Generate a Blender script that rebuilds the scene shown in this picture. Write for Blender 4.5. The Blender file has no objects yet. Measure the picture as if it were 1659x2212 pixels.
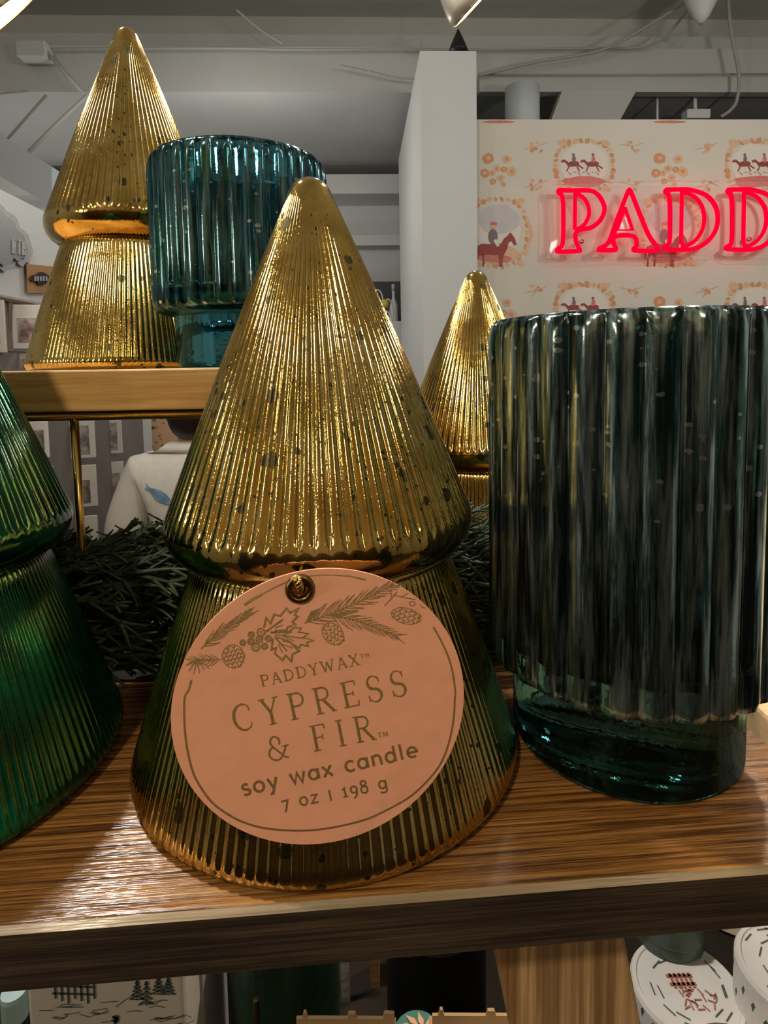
import bpy, math, random
from mathutils import Vector, Matrix
random.seed(7)
PI = math.pi
S = bpy.context.scene
COL = S.collection

# ------------------------------------------------------------------ camera
F_PX, HORIZON, PITCH, ROLL = 1303.8, 796.35, 0.07881, 0.01775
CAM = Vector((0, 0, 0.105))
A = math.atan(PITCH)
FW = Vector((0, math.cos(A), -math.sin(A)))
UP = Vector((0, math.sin(A), math.cos(A)))
RT = Vector((1, 0, 0))
cr, sr = math.cos(ROLL), math.sin(ROLL)
cam_d = bpy.data.cameras.new('camera')
cam = bpy.data.objects.new('camera', cam_d)
COL.objects.link(cam)
rx = RT * cr - UP * sr          # the hand-held phone was turned about one degree
ux = RT * sr + UP * cr
M = Matrix((rx, ux, -FW)).transposed().to_4x4()
M.translation = CAM
cam.matrix_world = M
cam_d.sensor_fit = 'VERTICAL'
cam_d.sensor_height = 36.0
cam_d.lens = F_PX / 2212 * 36.0
CY = HORIZON + PITCH * F_PX
cam_d.shift_y = -(1106 - CY) / 2212
cam_d.clip_start = 0.005
S.camera = cam

# ------------------------------------------------------------------ world, lights, exposure
S.view_settings.view_transform = 'Standard'
S.view_settings.look = 'None'
S.view_settings.exposure = 0.0
S.view_settings.gamma = 1.0
S.cycles.use_denoising = True
S.cycles.max_bounces = 10
S.cycles.transmission_bounces = 8
S.cycles.glossy_bounces = 4
S.cycles.sample_clamp_indirect = 6.0
S.cycles.caustics_reflective = False
S.cycles.caustics_refractive = False
w = bpy.data.worlds.new('world')
S.world = w
w.use_nodes = True
w.node_tree.nodes['Background'].inputs[0].default_value = (0.55, 0.6, 0.62, 1)
w.node_tree.nodes['Background'].inputs[1].default_value = 0.25

def light(name, kind, loc, energy, color, size=0.05, target=None, spot=60, blend=0.5):
    d = bpy.data.lights.new(name, kind)
    d.energy = energy
    d.color = color
    if kind == 'AREA':
        d.shape = 'DISK'; d.size = size
    else:
        d.shadow_soft_size = size
    if kind == 'SPOT':
        d.spot_size = math.radians(spot); d.spot_blend = blend
    o = bpy.data.objects.new(name, d)
    COL.objects.link(o)
    o.location = loc
    if target is not None:
        o.rotation_euler = (Vector(target) - Vector(loc)).to_track_quat('-Z', 'Y').to_euler()
    return o
WARM = (1.0, 0.84, 0.62); NEUT = (1.0, 0.95, 0.88)
# unseen lamps for the shop's ceiling lights, with added fill
light('lamp_glare', 'AREA', (-0.46, 0.42, 1.05), 14.0, NEUT, 0.09, (-0.08, 0.14, 0))
light('lamp_over_table', 'SPOT', (0.62, 0.85, 1.20), 60, WARM, 0.04, (0.07, 0.15, 0.0), 45)
light('lamp_behind', 'SPOT', (-0.50, -0.85, 1.20), 50, WARM, 0.05, (0.0, 0.12, 0.03), 50)
light('lamp_behind_far', 'POINT', (0.9, -1.3, 1.25), 13, WARM, 0.10)
light('lamp_behind_left', 'POINT', (-1.4, -1.5, 1.25), 15, WARM, 0.10)
light('lamp_side', 'POINT', (-1.15, 0.45, 1.15), 14, NEUT, 0.05)
light('lamp_side_far', 'POINT', (1.5, 0.6, 1.0), 16, NEUT, 0.05)
light('lamp_mid', 'POINT', (0.1, 1.3, 1.15), 8, NEUT, 0.05)
light('fill_deep', 'POINT', (-0.62, 2.75, 0.95), 10, NEUT, 0.08)  # fill added to lift the ceiling and the deep room
light('lamp_wall', 'POINT', (1.55, 1.55, 0.95), 11, NEUT, 0.05)
light('fill_low', 'POINT', (-0.75, -0.35, 0.30), 4.5, WARM, 0.05)  # added fill for the leg and under the shelf, no known fixture
light('fill_back', 'POINT', (-1.9, 3.4, 0.4), 12, NEUT, 0.08)  # more added fill, low down at the far left of the room

# ------------------------------------------------------------------ pixel / room helpers (only to read sizes off the photograph)
def ray(u, v):
    X = u - 829.5; Y = CY - v
    return (RT * (X * cr + Y * sr) + UP * (-X * sr + Y * cr) + FW * F_PX)
def at(u, v, Y):
    d = ray(u, v); return CAM + d * (Y / d.y)
def onz(u, v, z):
    d = ray(u, v); return CAM + d * ((z - CAM.z) / d.z)
YAW = math.radians(2.45)
RR = Vector((math.cos(YAW), math.sin(YAW), 0)); RF = Vector((-math.sin(YAW), math.cos(YAW), 0))
def atb(u, v, b):
    d = ray(u, v); return CAM + d * (b / d.dot(RF))
def rm(a, b, z):
    return RR * a + RF * b + Vector((0, 0, z))
def ab(p):
    return p.dot(RR), p.dot(RF), p.z

# ------------------------------------------------------------------ mesh helpers
class MB:
    def __init__(s): s.v = []; s.f = []; s.m = []
    def add(s, vs, fs, m=0):
        k = len(s.v); s.v += [Vector(p) for p in vs]
        s.f += [tuple(i + k for i in f) for f in fs]; s.m += [m] * len(fs)
        return s
    def box(s, c, size, ax=None, m=0):
        c = Vector(c); ax = ax or (Vector((1, 0, 0)), Vector((0, 1, 0)), Vector((0, 0, 1)))
        vs = []
        for i in (-.5, .5):
            for j in (-.5, .5):
                for k in (-.5, .5):
                    vs.append(c + ax[0] * size[0] * i + ax[1] * size[1] * j + ax[2] * size[2] * k)
        return s.add(vs, [(0, 1, 3, 2), (4, 6, 7, 5), (0, 4, 5, 1), (2, 3, 7, 6), (0, 2, 6, 4), (1, 5, 7, 3)], m)
    def hexa(s, bot, top, m=0):
        return s.add(list(bot) + list(top), [(3, 2, 1, 0), (4, 5, 6, 7), (0, 1, 5, 4), (1, 2, 6, 5), (2, 3, 7, 6), (3, 0, 4, 7)], m)
    def tube(s, pts, r, n=8, m=0, closed=False):
        pts = [Vector(p) for p in pts]; N = len(pts)
        rs = r if isinstance(r, (list, tuple)) else [r] * N
        vs = []; prev = None
        for i, p in enumerate(pts):
            if closed: t = pts[(i + 1) % N] - pts[i - 1]
            else: t = pts[min(i + 1, N - 1)] - pts[max(i - 1, 0)]
            if t.length < 1e-9: t = Vector((0, 0, 1))
            t.normalize()
            if prev is None:
                a = Vector((0, 0, 1)) if abs(t.z) < .9 else Vector((1, 0, 0))
                u = t.cross(a).normalized()
            else:
                u = prev - t * prev.dot(t)
                u = u.normalized() if u.length > 1e-6 else t.orthogonal().normalized()
            prev = u; q = t.cross(u)
            for k in range(n):
                a = 2 * PI * k / n
                vs.append(p + (u * math.cos(a) + q * math.sin(a)) * rs[i])
        fs = []
        for i in range(N if closed else N - 1):
            for k in range(n):
                a, b = i * n + k, i * n + (k + 1) % n
                c, d = ((i + 1) % N) * n + (k + 1) % n, ((i + 1) % N) * n + k
                fs.append((a, b, c, d))
        if not closed:
            fs.append(tuple(range(n - 1, -1, -1))); fs.append(tuple((N - 1) * n + k for k in range(n)))
        return s.add(vs, fs, m)
    def lathe(s, prof, n, rib=None, c=(0, 0, 0), m=0, closed=False):
        """prof: list of (r, z, ribweight); rib(theta, r, weight) -> radius"""
        c = Vector(c); vs = []; fs = []
        for q in prof:
            r, z = q[0], q[1]; wt = q[2] if len(q) > 2 else 0
            for k in range(n):
                a = 2 * PI * k / n
                R = rib(a, r, wt) if rib and wt else r
                vs.append(c + Vector((R * math.cos(a), R * math.sin(a), z)))
        N = len(prof)
        for i in range(N if closed else N - 1):
            j = (i + 1) % N
            for k in range(n):
                l = (k + 1) % n
                fs.append((i * n + k, i * n + l, j * n + l, j * n + k))
        if not closed:
            if prof[0][0] > 1e-6: fs.append(tuple(range(n - 1, -1, -1)))
            if prof[-1][0] > 1e-6: fs.append(tuple((N - 1) * n + k for k in range(n)))
        return s.add(vs, fs, m)
    def poly(s, pts, m=0):
        return s.add(pts, [tuple(range(len(pts)))], m)
    def build(s, name, mats, parent=None, smooth=False, loc=None, bevel=0, seg=2, local=False):
        me = bpy.data.meshes.new(name)
        if parent is not None: off = Vector((0, 0, 0)) if local else parent_loc(parent)
        elif loc is not None: off = Vector(loc)
        else:
            lo = [min(p[i] for p in s.v) for i in range(3)]; hi = [max(p[i] for p in s.v) for i in range(3)]
            off = Vector(((lo[0] + hi[0]) / 2, (lo[1] + hi[1]) / 2, lo[2]))
        me.from_pydata([tuple(p - off) for p in s.v], [], s.f)
        for x in (mats if isinstance(mats, (list, tuple)) else [mats]): me.materials.append(x)
        if max(s.m) > 0: me.polygons.foreach_set('material_index', s.m)
        if smooth: me.polygons.foreach_set('use_smooth', [True] * len(me.polygons))
        me.update()
        o = bpy.data.objects.new(name, me); COL.objects.link(o)
        if parent is not None: o.parent = parent
        else: o.location = off
        if bevel:
            q = o.modifiers.new('bevel', 'BEVEL'); q.width = bevel; q.segments = seg; q.limit_method = 'ANGLE'
        return o
def parent_loc(p):
    l = Vector((0, 0, 0))
    while p is not None:
        l += Vector(p.location); p = p.parent
    return l
def tag(o, label=None, cat=None, group=None, kind=None):
    if label: o['label'] = label
    if cat: o['category'] = cat
    if group: o['group'] = group
    if kind: o['kind'] = kind
    return o
def thing(name, label, cat, loc=(0, 0, 0), group=None):
    o = bpy.data.objects.new(name, None); COL.objects.link(o)
    o.location = loc; o.empty_display_size = 0.01
    return tag(o, label, cat, group)
def copy_tree(o, parent=None):
    c = o.copy(); COL.objects.link(c); c.parent = parent
    for ch in [x for x in COL.objects if x.parent == o]: copy_tree(ch, c)
    return c
def struct(o): o['kind'] = 'structure'; return o

# ------------------------------------------------------------------ materials
def mat(name, color, rough=.5, metal=0, **kw):
    m = bpy.data.materials.new(name); m.use_nodes = True
    b = m.node_tree.nodes['Principled BSDF']
    b.inputs['Base Color'].default_value = (*color, 1)
    b.inputs['Roughness'].default_value = rough
    b.inputs['Metallic'].default_value = metal
    for k, v in kw.items(): b.inputs[k].default_value = v
    return m
class NT:
    def __init__(s, m): s.t = m.node_tree; s.b = s.t.nodes['Principled BSDF']
    def n(s, typ, **kw):
        x = s.t.nodes.new(typ)
        for k, v in kw.items():
            if k.startswith('i_'):
                x.inputs[k[2:].replace('_', ' ')].default_value = v
            else: setattr(x, k, v)
        return x
    def l(s, a, b): s.t.links.new(a, b)
    def coord(s, scale=(1, 1, 1), out='Object', rot=(0, 0, 0)):
        tc = s.n('ShaderNodeTexCoord'); mp = s.n('ShaderNodeMapping')
        mp.inputs['Scale'].default_value = scale; mp.inputs['Rotation'].default_value = rot
        s.l(tc.outputs[out], mp.inputs['Vector']); return mp.outputs['Vector']
    def noise(s, vec, scale, detail=3, rough=.5, dist=0):
        x = s.n('ShaderNodeTexNoise'); x.inputs['Scale'].default_value = scale
        x.inputs['Detail'].default_value = detail; x.inputs['Roughness'].default_value = rough
        x.inputs['Distortion'].default_value = dist
        s.l(vec, x.inputs['Vector']); return x.outputs['Fac']
    def ramp(s, fac, stops, interp='LINEAR'):
        x = s.n('ShaderNodeValToRGB'); x.color_ramp.interpolation = interp
        e = x.color_ramp.elements
        while len(e) < len(stops): e.new(.5)
        for i, (p, c) in enumerate(stops):
            e[i].position = p; e[i].color = (*c, 1) if len(c) == 3 else c
        s.l(fac, x.inputs['Fac']); return x.outputs['Color']
    def mix(s, fac, a, b):
        x = s.n('ShaderNodeMix', data_type='RGBA')
        for sock, val in ((x.inputs[0], fac), (x.inputs[6], a), (x.inputs[7], b)):
            if hasattr(val, 'links'): s.l(val, sock)
            elif isinstance(val, (int, float)): sock.default_value = val
            else: sock.default_value = (*val, 1)
        return x.outputs[2]
    def math(s, op, a, b=0.0):
        x = s.n('ShaderNodeMath', operation=op)
        for i, val in enumerate((a, b)):
            if hasattr(val, 'links'): s.l(val, x.inputs[i])
            else: x.inputs[i].default_value = val
        return x.outputs[0]
    def bump(s, h, strength, dist, chain=None):
        x = s.n('ShaderNodeBump'); x.inputs['Strength'].default_value = strength; x.inputs['Distance'].default_value = dist
        s.l(h, x.inputs['Height'])
        if chain: s.l(chain, x.inputs['Normal'])
        return x.outputs['Normal']
BW = lambda v: (v, v, v)

def spots(t, vec, scale, keep, size):
    v = t.n('ShaderNodeTexVoronoi'); v.inputs['Scale'].default_value = scale
    t.l(vec, v.inputs['Vector'])
    sep = t.n('ShaderNodeSeparateColor'); t.l(v.outputs['Color'], sep.inputs[0])
    on = t.math('GREATER_THAN', sep.outputs[0], 1 - keep)
    sz = t.math('MULTIPLY', sep.outputs[1], size)
    inside = t.math('LESS_THAN', v.outputs['Distance'], sz)
    return t.math('MULTIPLY', on, inside)

def mercury_gold():
    m = mat('mercury_gold', (.66, .42, .09), .1, 1.0)
    t = NT(m); v = t.coord()
    wob = t.n('ShaderNodeTexNoise'); wob.inputs['Scale'].default_value = 500; t.l(v, wob.inputs['Vector'])
    wm = t.n('ShaderNodeVectorMath', operation='MULTIPLY_ADD')
    t.l(wob.outputs['Color'], wm.inputs[0]); wm.inputs[1].default_value = (.0016, .0016, .0016); t.l(v, wm.inputs[2])
    vv = wm.outputs[0]
    s1 = spots(t, vv, 175, .36, .40); s2 = spots(t, vv, 620, .34, .38); s3 = spots(t, vv, 95, .10, .22)
    sp = t.math('MAXIMUM', t.math('MAXIMUM', s1, s2), s3)
    cl = t.noise(v, 70, 4, .6)
    tone = t.ramp(cl, [(.3, (.36, .24, .06)), (.5, (.53, .36, .10)), (.75, (.66, .50, .20))])
    t.l(t.mix(sp, tone, (.075, .062, .028)), t.b.inputs['Base Color'])
    rg = t.noise(v, 300, 3)
    t.l(t.math('ADD', t.math('MULTIPLY', rg, .12), t.math('ADD', t.math('MULTIPLY', sp, .2), .03)), t.b.inputs['Roughness'])
    fine = t.noise(v, 950, 2, .6)
    b1 = t.bump(fine, .14, .0003)
    big = t.noise(v, 110, 2, .5)
    t.l(t.bump(big, .06, .0012, b1), t.b.inputs['Normal'])
    return m
def green_glass():
    m = mat('green_glass', (.004, .075, .03), .07, .6)
    t = NT(m); v = t.coord()
    c = t.noise(v, 55, 4, .6)
    t.l(t.ramp(c, [(.3, (.0, .02, .007)), (.55, (.001, .075, .026)), (.75, (.005, .18, .07))]), t.b.inputs['Base Color'])
    t.b.inputs['Coat Weight'].default_value = .35; t.b.inputs['Coat Roughness'].default_value = .05
    fine = t.noise(v, 800, 2, .6)
    b1 = t.bump(fine, .14, .0003)
    t.l(t.bump(t.noise(v, 120, 2), .12, .0012, b1), t.b.inputs['Normal'])
    return m
def teal_glass(name, glass, metal_c, lo, hi, zfoot, zmark):
    m = mat(name, metal_c, .16, .95)
    t = NT(m); v = t.coord((1, 1, .07)); vi = t.coord()
    s1 = t.noise(v, 420, 4, .65)
    fac = t.ramp(s1, [(.44, BW(lo)), (.58, BW(hi))])
    sp = spots(t, t.coord((1, 1, 1.6)), 330, .22, .4)
    tone = t.mix(t.ramp(t.noise(v, 260, 4, .7), [(.38, BW(0)), (.64, BW(1))]), tuple(x * .4 for x in metal_c), tuple(min(1, x * 2.6) for x in metal_c))
    sep = t.n('ShaderNodeSeparateXYZ'); t.l(vi, sep.inputs[0])
    body = t.math('GREATER_THAN', sep.outputs[2], zfoot)
    sp = t.math('MULTIPLY', sp, t.math('GREATER_THAN', t.math('ADD', sep.outputs[2], t.math('MULTIPLY', t.noise(vi, 60, 2), .03)), zmark))
    tone = t.mix(t.math('MULTIPLY', sp, .8), tone, (.62, .66, .64))
    t.l(tone, t.b.inputs['Base Color'])
    nb = t.bump(t.noise(vi, 700, 2), .10, .0003, t.bump(t.noise(v, 300, 2), .10, .0008))
    t.l(nb, t.b.inputs['Normal'])
    g = t.n('ShaderNodeBsdfGlass'); g.inputs['Color'].default_value = (*glass, 1); g.inputs['Roughness'].default_value = .015
    g.inputs['IOR'].default_value = 1.45
    t.l(nb, g.inputs['Normal'])
    mx = t.n('ShaderNodeMixShader')
    t.l(t.math('MULTIPLY', body, t.math('MINIMUM', t.math('ADD', fac, t.math('MULTIPLY', sp, .5)), .95)), mx.inputs[0])
    t.l(g.outputs[0], mx.inputs[1]); t.l(t.b.outputs[0], mx.inputs[2])
    out = [x for x in t.t.nodes if x.type == 'OUTPUT_MATERIAL'][0]
    t.l(mx.outputs[0], out.inputs['Surface'])
    return m
def wood(name, dark, mid, lite, sc=1.0, rough=.3, coat=.0, axis='x', bump=.4, grain=1.0):
    m = mat(name, mid, rough)
    t = NT(m)
    st = {'x': (4.5, 95, 95), 'z': (60, 60, 3.2)}[axis]
    v = t.coord(tuple(q * sc for q in st))
    warp = t.noise(t.coord(tuple(q * sc * .12 for q in st)), 1.0, 3, .6, .6)
    n1 = t.noise(v, 3.4, 6, .7, .25)
    st2 = {'x': (16, 760, 760), 'z': (760, 760, 16)}[axis]
    n2 = t.noise(t.coord(tuple(q * sc for q in st2)), 1.0, 4, .6)
    c1 = t.ramp(n1, [(.30, dark), (.47, mid), (.68, lite)])
    line = t.ramp(n2, [(.40, BW(0)), (.50, BW(1))])
    c2 = t.mix(t.math('MULTIPLY', t.math('SUBTRACT', 1.0, line), .8 * grain), c1, dark)
    n3 = t.noise(t.coord(tuple(q * sc * (2.6 if q > 100 else 2.2) for q in st2)), 1.0, 3, .6)
    c2 = t.mix(t.math('MULTIPLY', t.ramp(n3, [(.42, BW(1)), (.56, BW(0))]), .45 * grain), c2, dark)
    c3 = t.mix(t.math('MULTIPLY', warp, .35), c2, dark)
    t.l(c3, t.b.inputs['Base Color'])
    nb = t.bump(n2, bump, .0008)
    t.l(nb, t.b.inputs['Normal']); t.l(nb, t.b.inputs['Coat Normal'])
    t.b.inputs['Coat Weight'].default_value = coat; t.b.inputs['Coat Roughness'].default_value = .15
    return m
def paint(name, color, var=.06, scale=3, rough=.6):
    m = mat(name, color, rough); t = NT(m)
    n = t.noise(t.coord(), scale, 5, .6)
    t.l(t.ramp(n, [(.3, tuple(c * (1 - var) for c in color)), (.7, tuple(min(1, c * (1 + var)) for c in color))]), t.b.inputs['Base Color'])
    t.l(t.bump(t.noise(t.coord(), 60, 3), .08, .01), t.b.inputs['Normal'])
    return m
def emit(name, color, strength):
    m = mat(name, color, .4)
    b = m.node_tree.nodes['Principled BSDF']
    b.inputs['Emission Color'].default_value = (*color, 1); b.inputs['Emission Strength'].default_value = strength
    return m
GOLD = mercury_gold()
GREEN = green_glass()
TEAL = teal_glass('teal_glass', (.22, .48, .53), (.10, .19, .21), .02, .55, .021, .03)
SMOKE = teal_glass('smoky_teal_glass', (.21, .36, .35), (.26, .35, .35), .10, .85, .0238, .088)
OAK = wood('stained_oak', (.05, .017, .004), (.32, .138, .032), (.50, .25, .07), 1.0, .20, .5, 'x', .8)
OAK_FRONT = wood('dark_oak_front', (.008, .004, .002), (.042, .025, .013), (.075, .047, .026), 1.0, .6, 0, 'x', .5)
OAK_EDGE = wood('oak_worn_edge', (.10, .065, .028), (.21, .145, .07), (.30, .22, .115), 1.0, .4, .2, 'x', .2, .5)
PINE = wood('honey_pine', (.40, .20, .05), (.62, .36, .12), (.74, .48, .19), .8, .4, .1, 'x', .15, .45)
LEGWOOD = wood('aged_pine', (.12, .055, .018), (.33, .19, .08), (.52, .34, .16), .55, .75, 0, 'z', .3, .8)
BRASS = mat('brass', (.55, .38, .12), .22, 1.0)
BRASS_DARK = mat('aged_brass', (.22, .15, .05), .3, 1.0)
def foil():
    m = mat('gold_foil', (.90, .64, .27), .46, 1.0); t = NT(m)
    t.l(t.bump(t.noise(t.coord(), 900, 2), .25, .0004), t.b.inputs['Normal']); return m
FOIL = foil()
PEACH = paint('peach_card', (.70, .325, .20), .03, 400, .55)
WALL = paint('white_paint', (.62, .64, .63), .03, 2, .6)
WALLP = paint('cream_paper', (.66, .635, .55), .03, 4, .7)
CEIL = paint('grey_painted_slab', (.47, .47, .44), .06, 2.5, .7)
BEAM = paint('pale_grey_paint', (.43, .44, .43), .04, 3, .7)
SOFFIT = paint('grey_soffit_paint', (.40, .42, .42), .04, 3, .7)
FLOOR = paint('brown_floor', (.07, .045, .03), .15, 5, .4)
TAN = paint('tan_wall', (.50, .38, .25), .08, 2, .7)
DARK = mat('dark_metal', (.03, .03, .032), .4, .6)
CABLE = paint('grey_cable', (.32, .32, .30), .05, 30, .6)

# ------------------------------------------------------------------ room shell
FLOOR_Z = -1.5
def rbox(a0, a1, b0, b1, z0, z1, mb=None, m=0):
    mb = mb or MB()
    return mb.box(rm((a0 + a1) / 2, (b0 + b1) / 2, (z0 + z1) / 2), (a1 - a0, b1 - b0, z1 - z0), (RR, RF, Vector((0, 0, 1))), m)
CEIL_Z = 1.95
struct(rbox(-3.2, 3.2, -2.6, 5.6, FLOOR_Z - .05, FLOOR_Z).build('floor', FLOOR))
struct(rbox(-3.2, 3.2, -2.6, 5.6, CEIL_Z, CEIL_Z + .1).build('ceiling', CEIL))
struct(rbox(-3.2, 3.2, 4.35, 4.5, FLOOR_Z, CEIL_Z).build('wall_back', WALL))
struct(rbox(-3.2, 3.2, -2.6, -2.45, FLOOR_Z, CEIL_Z).build('wall_rear', TAN))
struct(rbox(-3.0, 3.0, -2.45, -2.38, FLOOR_Z, .55).build('rear_reflection_panel', paint('dark_reflection', (.065, .042, .026), .2, 6, .4)))  # unseen dark panel added so the lower candle tiers reflect darkness
struct(rbox(-3.2, -3.05, -2.45, 4.35, FLOOR_Z, CEIL_Z).build('wall_left', WALL))
struct(rbox(3.05, 3.2, -2.45, 4.35, FLOOR_Z, CEIL_Z).build('wall_right', WALL))
# ceiling beams and soffit
def zb(v, b, u=1000): return ab(atb(u, v, b))[2]
B1 = 3.05
zt, zl, z2 = zb(103, B1), zb(200, B1), zb(52, B1)
struct(rbox(-3.05, 3.05, B1, 4.35, zl, zt).build('ceiling_beam', [BEAM]))
struct(rbox(-3.05, 3.05, B1 + .10, B1 + .9, zt, z2).build('ceiling_beam', BEAM))
struct(rbox(-3.05, 3.05, B1 + .28, B1 + .8, z2, CEIL_Z).build('ceiling_beam', CEIL))
fl = rbox(ab(atb(1031, 180, B1))[0], 3.0, B1 - .05, B1, zb(198, B1 - .05), zb(163, B1 - .05)).build('beam_flange', BEAM); struct(fl)
struct(rbox(-3.05, 3.05, 4.05, 4.35, zb(418, 4.05, 800), zb(376, 4.05, 800)).build('trim_1', WALL))
struct(rbox(-3.05, 3.05, 4.20, 4.35, zb(530, 4.20, 800), zb(508, 4.20, 800)).build('trim_2', WALL))
# white column at the end of the side wall
a0, a1 = ab(atb(912, 500, 2.5))[0], ab(atb(1031, 500, 2.5))[0]
struct(rbox(a0, a1, 2.5, 3.75, FLOOR_Z, zb(110, 2.5, 970)).build('column', WALL))
# papered wall with the printed pattern in its own mesh
PW = 2.62
wa0, wa1 = ab(atb(1031, 500, PW))[0], 3.05
WT = zb(258, PW, 1345)
def ppx(u, v, off=0.0):
    return atb(u, v, PW - off)
INKS = [paint('ink_peach', (.62, .31, .14), .12, 60), paint('ink_rose', (.60, .20, .16), .12, 60), paint('ink_red_brown', (.30, .055, .045), .15, 80),
        paint('ink_blue_grey', (.56, .55, .55), .06, 40), paint('ink_pale', (.74, .70, .62), .02, 30), paint('ink_dusky', (.20, .15, .17), .1, 60), paint('ink_light_peach', (.70, .46, .28), .1, 60)]
wp = rbox(wa0, wa1, PW, PW + .12, FLOOR_Z, WT)
pw_layer = [0]
def ink(pts, m, lay=1):
    # a printed shape lying on the paper; each layer a hair above the last
    pw_layer[0] += 1
    off = .0006 * lay + .0000005 * pw_layer[0]
    wp.poly([ppx(u, v, off) for u, v in pts], m + 1)
def blob(cx, cy, rx_, ry_, m, lay=1, n=12, rot=0, jag=0.0):
    pts = []
    for k in range(n):
        a = -2 * PI * k / n
        j = 1 + random.uniform(-jag, jag)
        x, y = rx_ * math.cos(a) * j, ry_ * math.sin(a) * j
        pts.append((cx + x * math.cos(rot) - y * math.sin(rot), cy + x * math.sin(rot) + y * math.cos(rot)))
    ink(pts[::-1], m, lay)
def stroke(pts, w0, m, lay=2):
    for (x0, y0), (x1, y1) in zip(pts, pts[1:]):
        L = math.hypot(x1 - x0, y1 - y0) or 1
        nx, ny = -(y1 - y0) / L * w0 / 2, (x1 - x0) / L * w0 / 2
        ink([(x0 + nx, y0 + ny), (x0 - nx, y0 - ny), (x1 - nx, y1 - ny), (x1 + nx, y1 + ny)], m, lay)
def wreath(cx, cy, rx_, ry_):
    for k in range(30):
        a = 2 * PI * k / 30
        e = 2.6
        c_, s_ = math.cos(a), math.sin(a)
        q = (abs(c_) ** e + abs(s_) ** e) ** (-1 / e)
        blob(cx + rx_ * c_ * q, cy + ry_ * s_ * q, random.uniform(5, 9), random.uniform(3.5, 6.5), 0 if k % 3 else 6, 1, 8, random.random() * 3, .3)
    for sx in (-1, 1):
        for sy in (-1, 1):
            blob(cx + sx * rx_ * .75, cy + sy * ry_ * .92, 11, 8, 6, 1, 9, 0, .3)
def horse(cx, cy, s, d=1, m=2):
    P = lambda l: [(cx + x * s * d, cy + y * s) for x, y in l]
    def sh(l, mm, lay=3): ink(P(l) if d > 0 else P(l)[::-1], mm, lay)
    sh([(-50, 24), (-52, 40), (-44, 46), (-20, 44), (4, 46), (20, 42), (22, 14), (-8, 18), (-38, 17)], m)
    sh([(20, 42), (26, 30), (30, 14), (26, -2), (18, 4), (12, 15)], m)
    sh([(26, -2), (30, 14), (37, 10), (44, 22), (50, 18), (46, 4), (38, -8), (34, -12)], m)
    for x, k_ in ((-46, -4), (-36, 3), (6, 2), (15, -2)): sh([(x - 4, 38), (x - 2 + k_, 56), (x - 3 + k_, 74), (x + 1 + k_, 74), (x + 2 + k_, 56), (x + 5, 38)], m)
    stroke(P([(-50, 24), (-57, 34), (-56, 56)]), 4.5 * s, m, 3)
def rider(cx, cy, s, col=3, hat=1):
    blob(cx, cy, 6 * s, 10 * s, col, 4, 10)
    blob(cx + 1 * s, cy - 13 * s, 3.6 * s, 4.2 * s, 6, 4, 9)
    blob(cx + 1 * s, cy - 16.5 * s, 4.6 * s, 2.4 * s, hat, 4.5, 9)
    stroke([(cx + 2 * s, cy + 4 * s), (cx + 7 * s, cy + 12 * s)], 4 * s, 4, 4)
PX, PY = 370, 310
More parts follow.
